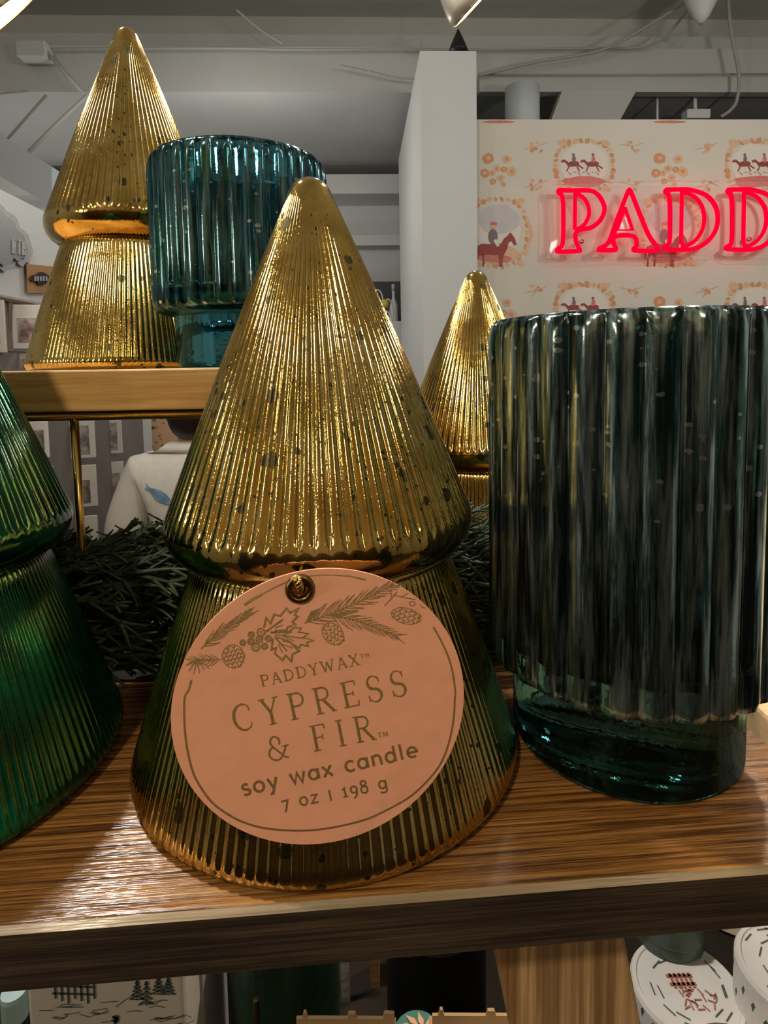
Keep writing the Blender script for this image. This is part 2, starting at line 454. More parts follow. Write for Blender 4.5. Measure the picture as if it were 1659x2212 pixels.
for i in range(-1, 4):
    for j in range(-1, 4):
        cx, cy = 1262 + i * PX, 358 + j * PY - 2 * PY + PY
        # oval with two riders
        if cx < 1031 - 20: continue
        def ok(u, v, du, dv): return u - du > 1033 and v - dv > 260
        if ok(cx, cy, 62, 58):
            blob(cx, cy - 2, 52, 46, 4, 1, 24)
            blob(cx, cy + 34, 46, 12, 1, 2, 14, 0, .15)
            wreath(cx, cy, 62, 54)
            for dx, ct in ((-24, 3), (18, 1)):
                blob(cx + dx, cy - 4, 14, 6, 2, 3, 10, -.1)
                stroke([(cx + dx - 10, cy - 4), (cx + dx - 20, cy - 12), (cx + dx - 25, cy - 8)], 5, 2, 3)
                stroke([(cx + dx + 10, cy - 2), (cx + dx + 22, cy + 6)], 3, 2, 3)
                stroke([(cx + dx - 8, cy), (cx + dx - 14, cy + 12)], 2.6, 2, 3); stroke([(cx + dx + 8, cy), (cx + dx + 14, cy + 12)], 2.6, 2, 3)
                blob(cx + dx + 2, cy - 14, 4, 8, 5 if ct == 3 else 1, 4, 8); blob(cx + dx + 1, cy - 24, 3, 3.2, 5, 4, 8)
            for k in range(7): stroke([(cx - 34 + k * 10, cy + 14), (cx - 28 + k * 10, cy + 20 - (k % 2) * 6)], 1.2, 5, 3)
            for sx in (-1, 1):
                for sy, in ((-1,), (1,)):
                    fx, fy = cx + sx * 104, cy + sy * 41
                    if fx < 1045 or fy < 270: continue
                    for q in range(6): blob(fx + random.uniform(-11, 11), fy + random.uniform(-11, 11), random.uniform(3, 6), random.uniform(2.5, 5), (0, 6)[q % 2], 1, 8, 0, .3)
                    stroke([(fx - 26, fy - 6 * sx), (fx, fy), (fx + 24, fy - 9)], 1.1, 0, 1); stroke([(fx, fy), (fx + sx * 10, fy + 16)], 1.1, 0, 1)
        # single rider on the half drop
        hx, hy = cx - PX / 2, cy + 150
        full = hx > 1060 and hy > 330
        if hx > 1040 and full:
            blob(hx, hy - 10, 48, 55, 4, 1, 24)
            blob(hx + 2, hy - 34, 46, 32, 3, 1.5, 16, 0, .06)
            blob(hx, hy + 42, 46, 20, 6, 2, 14, 0, .12); blob(hx - 6, hy + 50, 38, 10, 1, 2.5, 14, 0, .2)
            wreath(hx, hy - 6, 62, 72)
            horse(hx - 4, hy + 4, .86, 1, 2); rider(hx - 12, hy + 3, 1.7, 5)
            for sx in (-1, 1): stroke([(hx + sx * 60, hy - 40), (hx + sx * 72, hy - 5), (hx + sx * 58, hy + 40)], 7, 6, 1)
        elif hx > 1060 and hy > 100 and hy + 72 > 262:
            for k in range(11):
                a = PI * k / 10
                y = hy - 6 + 56 * math.sin(a)
                if y > 265: blob(hx + 62 * math.cos(a), y, 8, 5, 0, 1, 8, 0, .3)
            blob(hx, 263, 36, 3, 1, 1, 12)
        # flower bunch
        fx, fy = cx - PX / 2, cy + 4
        if fx > 1050 and fy > 285:
            for q, (dx, dy, r_) in enumerate(((-22, -20, 13), (18, -18, 10), (28, 8, 12), (-30, 12, 10), (-4, 2, 9), (4, 22, 9), (-12, 30, 7), (10, 36, 6), (-14, 12, 7), (12, 4, 7))):
                blob(fx + dx, fy + dy, r_, r_ * .92, (0, 6, 6)[q % 3], 1 + (q % 2) * .5, 12, 0, .12)
                blob(fx + dx, fy + dy, r_ * .4, r_ * .36, (6, 0, 0)[q % 3], 2.2, 8)
wallp = wp.build('wall_sign_side', [WALLP] + INKS); struct(wallp)

# left display wall running into the depth
LK = 1386.0
def lb(u): return LK / (770.0 - u)                 # depth of the display wall at a picture column
la = ab(atb(0, 600, lb(0)))[0]
lt = ab(atb(0, 402, lb(0)))[2]
struct(rbox(la - .12, la, 1.45, 3.0, FLOOR_Z, lt).build('wall_display_side', WALL))

# sloping duct and pipes at upper left
def tube_px(name, pts, b, r, m, label, cat, n=8, smooth=True):
    P = [atb(u, v, b if not isinstance(b, (list, tuple)) else b[i]) for i, (u, v) in enumerate(pts)]
    o = MB().tube(P, r, n).build(name, m, smooth=smooth)
    return tag(o, label, cat)
def spline(pts, k=8):
    out = []; n = len(pts)
    for i in range(n - 1):
        p0, p1, p2, p3 = pts[max(i - 1, 0)], pts[i], pts[i + 1], pts[min(i + 2, n - 1)]
        for j in range(k):
            t = j / k
            out.append(tuple(.5 * (2 * p1[d] + (p2[d] - p0[d]) * t + (2 * p0[d] - 5 * p1[d] + 4 * p2[d] - p3[d]) * t * t + (3 * p1[d] - p0[d] - 3 * p2[d] + p3[d]) * t ** 3) for d in range(len(p1))))
    return out + [tuple(pts[-1])]
P = [atb(u, v, 2.9) for u, v in ((-90, 232), (112, 360), (112, 445), (-90, 330))]
P2 = [p + RF * .12 for p in P]
tag(MB().hexa(P, P2).build('air_duct', paint('blue_grey_duct', (.50, .55, .58), .03, 3)), 'pale blue-grey sloping air duct behind the gold tree on the upper shelf', 'duct')
jb = thing('junction_box', 'square ceiling junction box with a sloping conduit, upper left of the gold tree', 'junction box', atb(75, 113, 2.98))
MB().box(atb(75, 113, 2.98), (.13, .08, .07), (RR, RF, Vector((0, 0, 1)))).build('box', BEAM, jb, bevel=.004)
MB().tube([atb(u, v, 2.97) for u, v in ((102, 112), (140, 160), (188, 212))], .008).build('conduit', BEAM, jb, smooth=True)
tube_px('ceiling_pipe', ((190, 205), (120, 270), (55, 335)), 2.93, .009, BEAM, 'thin slanting pipe below the junction box, beside the gold tree', 'pipe')
tube_px('ceiling_pipe', ((100, 205), (50, 262), (-10, 330)), 2.96, .006, CABLE, 'thin dark slanting pipe at the far upper left', 'pipe')
tube_px('ceiling_pipe', ((-40, 207), (60, 196)), 2.98, .005, CABLE, 'short thin pipe under the beam at the left edge', 'pipe')
# cables along the beam
tube_px('ceiling_cable', spline(((100, 106), (300, 104), (520, 104), (640, 107), (860, 106), (1040, 107), (1300, 104), (1385, 102), (1432, 84), (1465, 48), (1484, 22)), 6), 3.0, .006, CABLE, 'long grey cable running the whole length of the beam to the hanging lamp', 'cable')
tube_px('ceiling_cable', spline(((1034, 163), (1090, 150), (1160, 134), (1300, 108), (1400, 55), (1480, 6)), 6), 2.95, .007, CABLE, 'grey cable slanting from the white column up to the hanging lamp', 'cable')
tube_px('ceiling_cable', spline(((1572, -15), (1578, 60), (1596, 160), (1592, 215), (1578, 238), (1558, 252)), 6), 2.9, .008, CABLE, 'grey cable hanging straight down in front of the beam above the neon sign', 'cable')
tube_px('ceiling_cable', spline(((735, 142), (800, 155), (850, 167), (900, 171)), 6), 2.98, .005, CABLE, 'short sagging cable across the beam beside the white column', 'cable')
tube_px('ceiling_cable', spline(((510, 20), (560, 62), (612, 95)), 6), 2.98, .005, CABLE, 'short slanting cable above the beam over the teal cup', 'cable')
tube_px('ceiling_cable', ((1034, 161), (1300, 161), (1720, 160)), 2.97, .004, CABLE, 'straight thin cable along the beam flange above the wallpaper', 'cable')
# ducts and struts seen in the gap above the papered wall
tube_px('ceiling_duct', ((1128, 190), (1128, 330)), 2.9, .08, paint('pale_blue_duct', (.52, .58, .60), .03, 3), 'round pale blue duct rising behind the wallpaper next to the white column', 'duct', 20)
P = [atb(u, v, 2.95) for u, v in ((1215, 195), (1375, 195), (1338, 262), (1190, 262))]
tag(MB().hexa(P[::-1], [p + RF * .08 for p in P[::-1]]).build('bracing_panel', BEAM), 'white slanted bracing panel in the gap above the wallpaper', 'panel')
rl = thing('rail_box', 'white box on a thin rod hanging in the gap above the wallpaper', 'box', atb(1503, 250, 3.09))
MB().box(atb(1503, 250, 3.09), (.12, .06, .045), (RR, RF, Vector((0, 0, 1)))).build('housing', WALL, rl, bevel=.004)
MB().tube([atb(1502, 242, 3.09), atb(1501, 202, 3.09)], .009).build('rod', WALL, rl, smooth=True)
tube_px('hanging_rod', ((1420, 201), (1420, 285)), 3.09, .006, WALL, 'thin white rod hanging in the gap above the second neon letter D', 'rod')

# ------------------------------------------------------------------ ceiling lamps in view
GLOW = emit('lamp_glow', (1, .96, .88), 14)
SHADE = mat('lamp_shade', (.55, .5, .4), .35, .3)
def spot_lamp(name, label, rim0, rim1, b, length, tilt, spread=1.15):
    p0, p1 = atb(*rim0, b), atb(*rim1, b)
    c = (p0 + p1) / 2; ax = (p1 - p0); R = ax.length / 2; ax.normalize()
    view = (c - CAM).normalized()
    side = ax.cross(view).normalized()            # points down and right, away from the body
    if side.z > 0: side = -side
    nrm = (side * math.cos(tilt) - view * math.sin(tilt)).normalized()
    w_ = nrm.cross(ax)
    t = thing(name, label, 'lamp', c)
    n = 40; mb = MB(); vs = []
    prof = [(R, 0), (R * 1.03, -.002), (R * .98, -length * .25), (R * .80, -length * .7), (R * .42, -length), (0.001, -length * 1.02)]
    for r_, h_ in prof:
        for k in range(n):
            a = 2 * PI * k / n
            vs.append(c + (ax * math.cos(a) + w_ * math.sin(a)) * r_ + nrm * h_)
    fs = [(i * n + k, i * n + (k + 1) % n, (i + 1) * n + (k + 1) % n, (i + 1) * n + k) for i in range(len(prof) - 1) for k in range(n)]
    mb.add(vs, fs).build('lamp_shade', SHADE, t, smooth=True)
    disc = [c + (ax * math.cos(2 * PI * k / n) + w_ * math.sin(2 * PI * k / n)) * R * .97 - nrm * .002 for k in range(n)]
    rim = [c + (ax * math.cos(2 * PI * k / n) + w_ * math.sin(2 * PI * k / n)) * R for k in range(n)]
    MB().poly(disc).build('diffuser', GLOW, t)
    MB().tube(rim, .0025, 6, closed=True).build('rim', BRASS, t, smooth=True)
    top = c - nrm * length
    MB().tube([top, top + Vector((0, 0, CEIL_Z - top.z))], .006).build('stem', DARK, t, smooth=True)
    return t
spot_lamp('hanging_lamp', 'glowing lamp at the top left corner with its bright face turned down', (-85, 112), (88, -34), 1.5, .12, .13)
spot_lamp('hanging_lamp', 'beige spot lamp with a thin glowing rim above the white column', (983, 55), (1075, -40), 1.5, .10, .07)
bl = thing('pendant_lamp', 'small black cone pendant just above the white column', 'lamp', atb(990, 108, 2.85))
c = atb(990, 108, 2.85)
MB().lathe([(.046, -.01), (.043, .0), (.022, .05), (.008, .078), (.004, .09)], 24, c=c).build('lamp_shade', DARK, bl, smooth=True)
MB().tube([c + Vector((0, 0, .085)), Vector((c.x, c.y, CEIL_Z))], .003).build('cord', CABLE, bl)
wl = thing('pendant_lamp', 'white cone pendant at the top where the two cables meet', 'lamp', atb(1515, 40, 2.8))
c = atb(1515, 50, 2.8)
MB().lathe([(.012, -.0), (.035, .03), (.065, .09), (.085, .15), (.04, .2), (.012, .24)], 24, c=c).build('lamp_shade', WALL, wl, smooth=True)
MB().tube([c + Vector((0, 0, .235)), Vector((c.x, c.y, CEIL_Z))], .006).build('stem', WALL, wl)

# ------------------------------------------------------------------ neon sign on the papered wall
SB = PW - .07
RED = emit('neon_red', (1.0, .0, .022), 1.5)
RED.node_tree.nodes['Principled BSDF'].inputs['Base Color'].default_value = (0, 0, 0, 1)
RED.node_tree.nodes['Principled BSDF'].inputs['Specular IOR Level'].default_value = 0
def z3(x, y): return (1000 + x / 2.517, y / 2.517)
sign = thing('neon_sign', 'glowing red neon letters PADD mounted on the patterned wallpaper', 'sign', atb(1430, 545, SB))
LET = {
 'P': ([[(518, 1034), (600, 1036), (690, 1036), (735, 1060), (765, 1110), (768, 1150), (745, 1200), (695, 1238), (620, 1255), (614, 1310), (632, 1352), (630, 1364), (518, 1368), (518, 1352), (542, 1325), (546, 1200), (542, 1075), (520, 1048)]],
       [[(610, 1050), (608, 1248)], [(612, 1052), (650, 1070), (680, 1115), (685, 1170), (660, 1220), (622, 1246)]]),
 'A': ([[(904, 1030), (918, 1055), (960, 1160), (1010, 1280), (1056, 1345), (1050, 1362), (935, 1362), (930, 1350), (945, 1335), (928, 1284), (832, 1284), (818, 1318), (832, 1350), (822, 1360), (742, 1360), (744, 1350), (790, 1320), (830, 1215), (890, 1060)]],
       [[(880, 1128), (922, 1250), (838, 1252), (880, 1128)], [(812, 1300), (870, 1150)], [(800, 1320), (862, 1140)]]),
 'D': ([[(1102, 1032), (1180, 1030), (1235, 1032), (1320, 1060), (1372, 1120), (1386, 1190), (1370, 1260), (1320, 1320), (1240, 1356), (1100, 1354), (1098, 1340), (1122, 1318), (1126, 1190), (1122, 1070), (1102, 1046)]],
       [[(1190, 1042), (1186, 1320), (1205, 1342)], [(1192, 1046), (1250, 1064), (1296, 1115), (1312, 1190), (1296, 1262), (1250, 1318), (1190, 1344)]])}
for name, dx in (('P', 0), ('A', 0), ('D', 0), ('D', 338)):
    mb = MB()
    outer, inner = LET[name]
    for l in outer:
        mb.tube([atb(*z3(x + dx, y), SB) for x, y in spline(l + [l[0]], 3)[:-1]], .0098, 8, closed=True)
    for l in inner:
        mb.tube([atb(*z3(x + dx, y), SB) for x, y in (spline(l, 3) if len(l) > 4 else l)], .0085, 8)
    o = mb.build('neon_letter', RED, sign, smooth=True)
# clear acrylic backing with standoffs
ACR = mat('clear_acrylic', (.93, .93, .93), .02, 0)
ACR.node_tree.nodes['Principled BSDF'].inputs['Alpha'].default_value = .05
ACR_EDGE = mat('acrylic_edge', (.55, .52, .48), .2, 0)
out = []
x0, x1, y0, y1 = 468, 1800, 985, 1410
cont = [(470, 1040), (495, 1005), (800, 990), (1100, 985), (1330, 985), (1390, 1010), (1440, 985), (1700, 985), (1790, 1010), (1800, 1100), (1800, 1330), (1780, 1405), (1450, 1405), (1380, 1375), (1330, 1412), (1000, 1412), (880, 1405), (650, 1420), (500, 1412), (470, 1380), (478, 1200)]
f0 = [atb(*z3(x, y), SB + .02) for x, y in cont]; f1 = [p + RF * .005 for p in f0]
n = len(cont)
MB().add(f0 + f1, [tuple(range(n)), tuple(range(2 * n - 1, n - 1, -1))]).build('backing', ACR, sign)
MB().add(f0 + f1, [(i, i + n, (i + 1) % n + n, (i + 1) % n) for i in range(n)]).build('backing_edge', ACR_EDGE, sign)
for x, y in ((648, 1312), (1560, 1300)):
    p = atb(*z3(x, y), SB + .014)
    MB().tube([p, p + RF * .06], .009, 12).build('standoff', mat('steel', (.6, .6, .6), .25, 1.0), sign, smooth=True)

# ------------------------------------------------------------------ front display stand: shelf board, worn front edge, slanted leg
SH_YAW = math.radians(4.05)
su = Vector((math.cos(SH_YAW), math.sin(SH_YAW), 0)); sv = Vector((-math.sin(SH_YAW), math.cos(SH_YAW), 0))
SH_O = Vector((0.1064, 0.1194, 0))                  # front right corner of the shelf top
TH = .0126
stand = thing('display_stand', 'dark stained wooden display shelf holding the ribbed glass candles', 'display shelf', SH_O)
EB = .0011
def shelf_bm(): return MB()
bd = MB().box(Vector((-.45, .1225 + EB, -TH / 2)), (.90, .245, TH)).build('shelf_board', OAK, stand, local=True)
bd.rotation_euler.z = SH_YAW
# front lipping: its top arris is worn pale
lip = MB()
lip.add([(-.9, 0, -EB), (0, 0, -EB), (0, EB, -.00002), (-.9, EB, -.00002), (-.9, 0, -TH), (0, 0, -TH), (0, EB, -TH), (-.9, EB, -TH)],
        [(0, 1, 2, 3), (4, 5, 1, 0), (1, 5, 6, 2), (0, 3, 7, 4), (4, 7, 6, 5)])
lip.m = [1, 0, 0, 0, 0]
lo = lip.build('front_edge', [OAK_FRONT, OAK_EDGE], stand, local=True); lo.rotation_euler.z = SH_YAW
lo['label'] = 'front edge with a pale worn arris'
def leg_pt(x, y, z): return Vector((x + (-.0345 - z) * .19, y, z))
z0, z1 = -.46, -TH
MB().hexa([leg_pt(.0240, .132, z0), leg_pt(.0555, .132, z0), leg_pt(.0555, .186, z0), leg_pt(.0240, .186, z0)],
          [leg_pt(.0240, .132, z1), leg_pt(.0555, .132, z1), leg_pt(.0555, .186, z1), leg_pt(.0240, .186, z1)]).build('leg', LEGWOOD, stand, bevel=.001)

# ------------------------------------------------------------------ brass and pine riser
ZU = .1063
RI_YAW = math.radians(2.0)
ru = Vector((math.cos(RI_YAW), math.sin(RI_YAW), 0)); rv = Vector((-math.sin(RI_YAW), math.cos(RI_YAW), 0))
RI_O = Vector((-.018, .197, 0))
def ri(a, b, z): return RI_O + ru * a + rv * b + Vector((0, 0, z))
riser = thing('shelf_riser', 'pine topped riser on a thin brass frame behind the gold tree', 'riser', RI_O)
RX = (ru, rv, Vector((0, 0, 1)))
MB().box(ri(-.24, .072, ZU - .0066), (.50, .152, .0132), RX).build('riser_top', PINE, riser, bevel=.0006)
BR = .0014
def bar(pts, r=BR): return MB().tube(pts, r, 10)
mb = bar([ri(-.48, 0, ZU - .0148), ri(0, 0, ZU - .0148)], .0015)
mb.tube([ri(0, 0, ZU - .0148), ri(0, .14, ZU - .0148)], .0015, 10); mb.tube([ri(-.48, .14, ZU - .0148), ri(0, .14, ZU - .0148)], .0015, 10)
mb.tube([ri(-.119, 0, ZU - .0148 - .0017), ri(-.119, 0, ZU - .0148 + .0017)], .0017, 10)
mb.build('top_rail', BRASS, riser, smooth=True)
mb = bar([ri(-.48, 0, BR), ri(0, 0, BR)]); mb.tube([ri(-.48, .14, BR), ri(0, .14, BR)], BR, 10)
mb.build('base_rail', BRASS, riser, smooth=True)
for a, b in ((-.082, 0), (-.003, 0), (-.003, .14), (-.40, 0)):
    bar([ri(a, b, BR), ri(a, b, ZU - .0148)], .00135).build('leg', BRASS, riser, smooth=True)

# ------------------------------------------------------------------ ribbed tree candles
def ribf(n, d, p=1.0):
    return lambda a, r, w_: r - d * w_ * (1 - abs(math.cos(n * a / 2)) ** p)
NR1, NR2 = 72, 132
RB, RN, ZN, RC, ZC, ZA = .05206, .0347, .0564, .0411, .0663, .1559
def upper_prof():
    pr = [(.034, ZN - .001), (.0358, ZN + .0004), (.0385, ZN + .0022), (.0403, ZN + .0045), (.0411, ZN + .0068), (.0413, ZN + .0088), (RC - .0001, ZC + .0008, .3), (RC - .0006, ZC + .002, 1)]
    n = 34
    for i in range(1, n + 1):
        t = i / n
        r = (RC - .0006) * (1 - t) + .0057 * t
        wt = (1 - .55 * t) if t < .72 else .604 * max(0, (1 - t) / .28)
        pr.append((r - .0003 * t + .0006 * math.sin(PI * t), ZC + .002 + (ZA - .0040 - ZC - .002) * t, wt))
    r0, z0_ = pr[-1][0], pr[-1][1]
    a0 = math.radians(25); rho = r0 / math.cos(a0)
    for k in range(1, 8):
        a = a0 + (PI / 2 - a0) * k / 7
        pr.append((max(rho * math.cos(a), .0002), z0_ + rho * (math.sin(a) - math.sin(a0))))
    return pr
def lower_prof():
    pr = [(.0002, .0006), (.047, .0006), (.0500, .0), (.0514, .0007), (.0522, .0020, .4), (.0524, .0036, 1)]
    n = 24
    for i in range(1, n + 1):
        t = i / n
        z = .0036 + (ZN - .0015 - .0036) * t
        r = .0524 + (RN - .0524) * t + .0004 * math.sin(PI * t)
        pr.append((r, z, 1 if t < .95 else .5))
    pr += [(RN - .0012, ZN + .0002), (.030, ZN + .0006)]
    return pr
up_mb = MB().lathe(upper_prof(), NR1 * 10, ribf(NR1, .00075, .8))
lo_mb = MB().lathe(lower_prof(), NR2 * 6, ribf(NR2, .00045, .8))
def tree(label, m, loc, tilt=(0, 0), rotz=0, first=None, sc=(1, 1, 1)):
    if first is None:
        t = thing('tree_candle', label, 'candle', loc, 'ribbed glass tree candles')
        up_mb.build('upper_tier', m, t, smooth=True, local=True)
        lo_mb.build('lower_tier', m, t, smooth=True, local=True)
    else:
        t = copy_tree(first); t['label'] = label
    t.location = loc; t.rotation_euler = (tilt[0], tilt[1], rotz); t.scale = sc
    return t
front = tree('large mercury gold ribbed tree candle with the round peach tag', GOLD, (-.0173, .1646, .0003), (.0035, -.0093), .2)
tree('gold ribbed tree candle standing on the pine riser beside the small teal cup', GOLD, (-.1174, .2944, ZU), (0, .006), 1.3, front, (.9375, .9375, 1.026))
tree('gold ribbed tree candle behind the big dark cup, in front of the white column', GOLD, (.0483, .3135, 0), (0, 0), 2.4, front, (.992, .992, .992))
g = tree('dark green ribbed tree candle cut off by the left edge', GREEN, (-.1290, .1556, .0003), (.004, .0095), .6)

# ------------------------------------------------------------------ ribbed teal cups
def cup_mesh(R, H, ZB, RFt, nrib, dep, wall, seg):
    pr = [(.0002, .0012), (RFt * .80, .0012), (RFt * .88, .0), (RFt - .0012, .0004), (RFt, .0024), (RFt, ZB - .002), (RFt + .0008, ZB - .0004), (R * .93, ZB, .6), (R * .985, ZB + .0012, 1), (R, ZB + .0035, 1)]
    n = 10
    for i in range(1, n + 1):
        pr.append((R, ZB + .0035 + (H - .006 - ZB - .0035) * i / n, 1))
    pr += [(R - .0002, H - .0035, .8), (R - .0007, H - .0012, .3), (R - .0016, H), (R - wall * .7, H - .0001), (R - wall, H - .0014)]
    outer = MB().lathe(pr + [(R - wall, H - .004, .5), (R - wall - .0001, ZB + .010, .5), (R - wall - .003, ZB + .0065), (.0002, ZB + .006)], nrib * seg, ribf(nrib, dep, .75))
    return outer
def cup(label, m, loc, args, rot=0):
    t = thing('votive_cup', label, 'candle cup', loc)
    cup_mesh(*args).build('glass_bowl', m, t, smooth=True, local=True)
    t.rotation_euler.z = rot
    return t
bigcup = cup('large smoky teal ribbed glass cup on a plain foot at the right', SMOKE, (.0664, .1650, 0), (.0372, .1172, .0236, .0304, 28, .0016, .0042, 18), .05)
smcup = cup('small bright teal ribbed glass cup on the pine riser', TEAL, (-.0532, .235, ZU), (.0330, .0757, .0205, .0252, 36, .0011, .0034, 14), .03)

# ------------------------------------------------------------------ peach gift tag
TT, TW = .11, .17034
TC = at(698.35, 1522.9, .117)
TN = Vector((math.sin(TW) * math.cos(TT), -math.cos(TW) * math.cos(TT), math.sin(TT)))
TU = Vector((math.cos(TW), math.sin(TW), 0)); TV = TN.cross(TU)
def tp(u, v, off=0.0):
    """a picture point carried onto the card's plane"""
    d = ray(u, v); t_ = (TC - CAM).dot(TN) / d.dot(TN)
    return CAM + d * t_ + TN * off
TAGR = (.02948, .02729)
gift = thing('gift_tag', 'round peach card tag with gold foil lettering hanging on the gold tree', 'tag', TC)
n = 128
ringp = [TC + TU * TAGR[0] * math.cos(2 * PI * k / n) + TV * TAGR[1] * math.sin(2 * PI * k / n) for k in range(n)]
EC = tp(648, 1272); ER = .0027
hole = [EC + (TU * math.cos(2 * PI * k / 32) + TV * math.sin(2 * PI * k / 32)) * ER * .9 for k in range(32)]
def card_mesh():
    bm_v = ringp; mb = MB()
    # ring between rim and eyelet hole: bridge by angle seen from the hole
    import bisect
    TH_ = .0008
    def ang(p): q = p - EC; return math.atan2(q.dot(TV), q.dot(TU))
    outer = sorted(bm_v, key=ang)
    inner = []
    for p in outer:
        a = ang(p); inner.append(EC + (TU * math.cos(a) + TV * math.sin(a)) * ER * .9)
    m_ = len(outer)
    vs = outer + inner + [p - TN * TH_ for p in outer] + [p - TN * TH_ for p in inner]
    fs = []
    for i in range(m_):
        j = (i + 1) % m_
        fs.append((i, j, m_ + j, m_ + i)); fs.append((2 * m_ + j, 2 * m_ + i, 3 * m_ + i, 3 * m_ + j))
        fs.append((j, i, 2 * m_ + i, 2 * m_ + j)); fs.append((m_ + i, m_ + j, 3 * m_ + j, 3 * m_ + i))
    return mb.add(vs, fs)
tag_card = card_mesh().build('card', PEACH, gift)
eye = MB()
pr = [(ER * .62, -.0010), (ER * .62, .0003), (ER * .78, .0007), (ER * .98, .0006), (ER * 1.12, .0001), (ER * 1.12, -.0010)]
vs = []
for r_, h_ in pr:
    for k in range(40):
        a = 2 * PI * k / 40
        vs.append(EC + (TU * math.cos(a) + TV * math.sin(a)) * r_ + TN * h_)
eye.add(vs, [(i * 40 + k, i * 40 + (k + 1) % 40, ((i + 1) % 6) * 40 + (k + 1) % 40, ((i + 1) % 6) * 40 + k) for i in range(6) for k in range(40)])
eye.build('eyelet', BRASS_DARK, tag_card, smooth=True)
# cord: twisted gold thread from the neck of the tree through the eyelet
nk = Vector((-.0173, .1646, .0570))
cordpts = []
d0 = tp(636, 1236) ; 
hp = (Vector((d0.x, d0.y, .0572)) - nk); hp.z = 0; hp = nk + hp.normalized() * .0362
pA = [tuple(hp), tuple((hp + tp(640, 1243, .0012)) / 2 + Vector((0, 0, .0003))), tuple(tp(642, 1246, .0016)), tuple(tp(645, 1258, .0020)), tuple(tp(648, 1270, .0010)), tuple(tp(650, 1274, -.002))]
path = [Vector(p) for p in spline(pA, 10)]
mb = MB()
for ph in (0, PI):
    L = 0; pts = []
    for i, p in enumerate(path):
        if i: L += (p - path[i - 1]).length
        a = L / .0016 * 2 * PI + ph
        t_ = (path[min(i + 1, len(path) - 1)] - path[max(i - 1, 0)]).normalized()
        u_ = t_.cross(Vector((0, 1, .3))).normalized(); q_ = t_.cross(u_)
        pts.append(p + (u_ * math.cos(a) + q_ * math.sin(a)) * .00042)
    mb.tube(pts, .00048, 6)
ring = [nk + Vector((math.cos(2 * PI * k / 60) * .0357, math.sin(2 * PI * k / 60) * .0357, .0002)) for k in range(60)]
mb.tube(ring, .0007, 6, closed=True)
mb.build('cord', BRASS, gift, smooth=True)

# foil printing: strokes traced on the card
class Foil:
    def __init__(s): s.mb = MB(); s.k = 0
    def line(s, pts, w_px):
        if len(pts) < 2: return
        s.k += 1
        off = .00006 + (s.k % 40) * .0000006
        P = [tp(x, y, off) for x, y in pts]
        closed = (P[0] - P[-1]).length < 1e-6 and len(P) > 3
        if closed: P = P[:-1]
        n_ = len(P); W = w_px if isinstance(w_px, (list, tuple)) else [w_px] * n_
        sc = .117 / F_PX; L_, R_ = [], []
        for i, p in enumerate(P):
            a = P[(i - 1) % n_] if closed else P[max(i - 1, 0)]; b = P[(i + 1) % n_] if closed else P[min(i + 1, n_ - 1)]
            t1 = (p - a); t2 = (b - p)
            t1 = t1.normalized() if t1.length > 1e-9 else t2.normalized(); t2 = t2.normalized() if t2.length > 1e-9 else t1
            t_ = (t1 + t2); t_ = t_.normalized() if t_.length > .3 else t2
            nn = TN.cross(t_); f = 1 / max(.5, nn.dot(TN.cross(t2)))
            L_.append(p + nn * W[i] * sc * .5 * f); R_.append(p - nn * W[i] * sc * .5 * f)
        fs = [(i, n_ + i, n_ + (i + 1) % n_, (i + 1) % n_) for i in range(n_ if closed else n_ - 1)]
        s.mb.add(L_ + R_, fs)
    def build(s, name): return s.mb.build(name, FOIL, tag_card)
def za(x, y): return (340 + x / 2.37, 1180 + y / 2.37)
def zc_(x, y): return (340 + x / 2.37, 1480 + y / 2.37)
art = Foil()
art.line([za(445, 300), za(490, 270), za(535, 246)], 6)
art.line([za(538, 244), za(600, 210), za(662, 182)], 3)
art.line([za(775, 152), za(830, 147), za(900, 147), za(980, 152), za(1065, 171)], [1.5, 2.2, 2.2, 3, 4])
lb_ = [za(174, 682), za(160, 735), zc_(140, 60), zc_(137, 150), zc_(142, 250), zc_(155, 340), zc_(180, 440), zc_(220, 520), zc_(280, 600), zc_(360, 660), zc_(450, 705), zc_(560, 733), zc_(700, 744), zc_(830, 738), zc_(960, 715), zc_(1080, 682), zc_(1200, 625), zc_(1300, 565), zc_(1390, 480), zc_(1450, 400), zc_(1490, 300), zc_(1515, 180), zc_(1523, 60), za(1524, 740), za(1512, 650), za(1490, 570), za(1455, 490), za(1412, 412)]
art.line([p for p in spline(lb_, 4)], 4.2)
def sprig(x0, y0, x1, y1, n_, ln, ang=38, bend=0, w0=2.0, both=True, tip=1.0):
    L = math.hypot(x1 - x0, y1 - y0); a0 = math.atan2(y1 - y0, x1 - x0)
    pts = []
    for i in range(n_ + 1):
        t = i / n_
        pts.append((x0 + (x1 - x0) * t - math.sin(a0) * bend * math.sin(PI * t), y0 + (y1 - y0) * t + math.cos(a0) * bend * math.sin(PI * t)))
    art.line([za(*p) for p in pts], w0)
    for i, p in enumerate(pts[1:]):
        t = (i + 1) / n_
        for sgn in ((1, -1) if both else (1,)):
            l = ln * (1 - .45 * t) * random.uniform(.8, 1.12) * tip
            a = a0 + sgn * math.radians(ang * random.uniform(.75, 1.15)) * (1 - .25 * t)
            q = (p[0] + math.cos(a) * l, p[1] + math.sin(a) * l); mid = ((p[0] + q[0]) / 2 - math.sin(a) * sgn * l * .04, (p[1] + q[1]) / 2 + math.cos(a) * sgn * l * .04)
            art.line([za(*p), za(*mid), za(*q)], [w0 * .9, w0 * .95, w0 * .4])
sprig(222, 525, 470, 345, 15, 92, 26, -8, 2.4)
sprig(330, 580, 170, 590, 9, 62, 40, 6, 2.0)
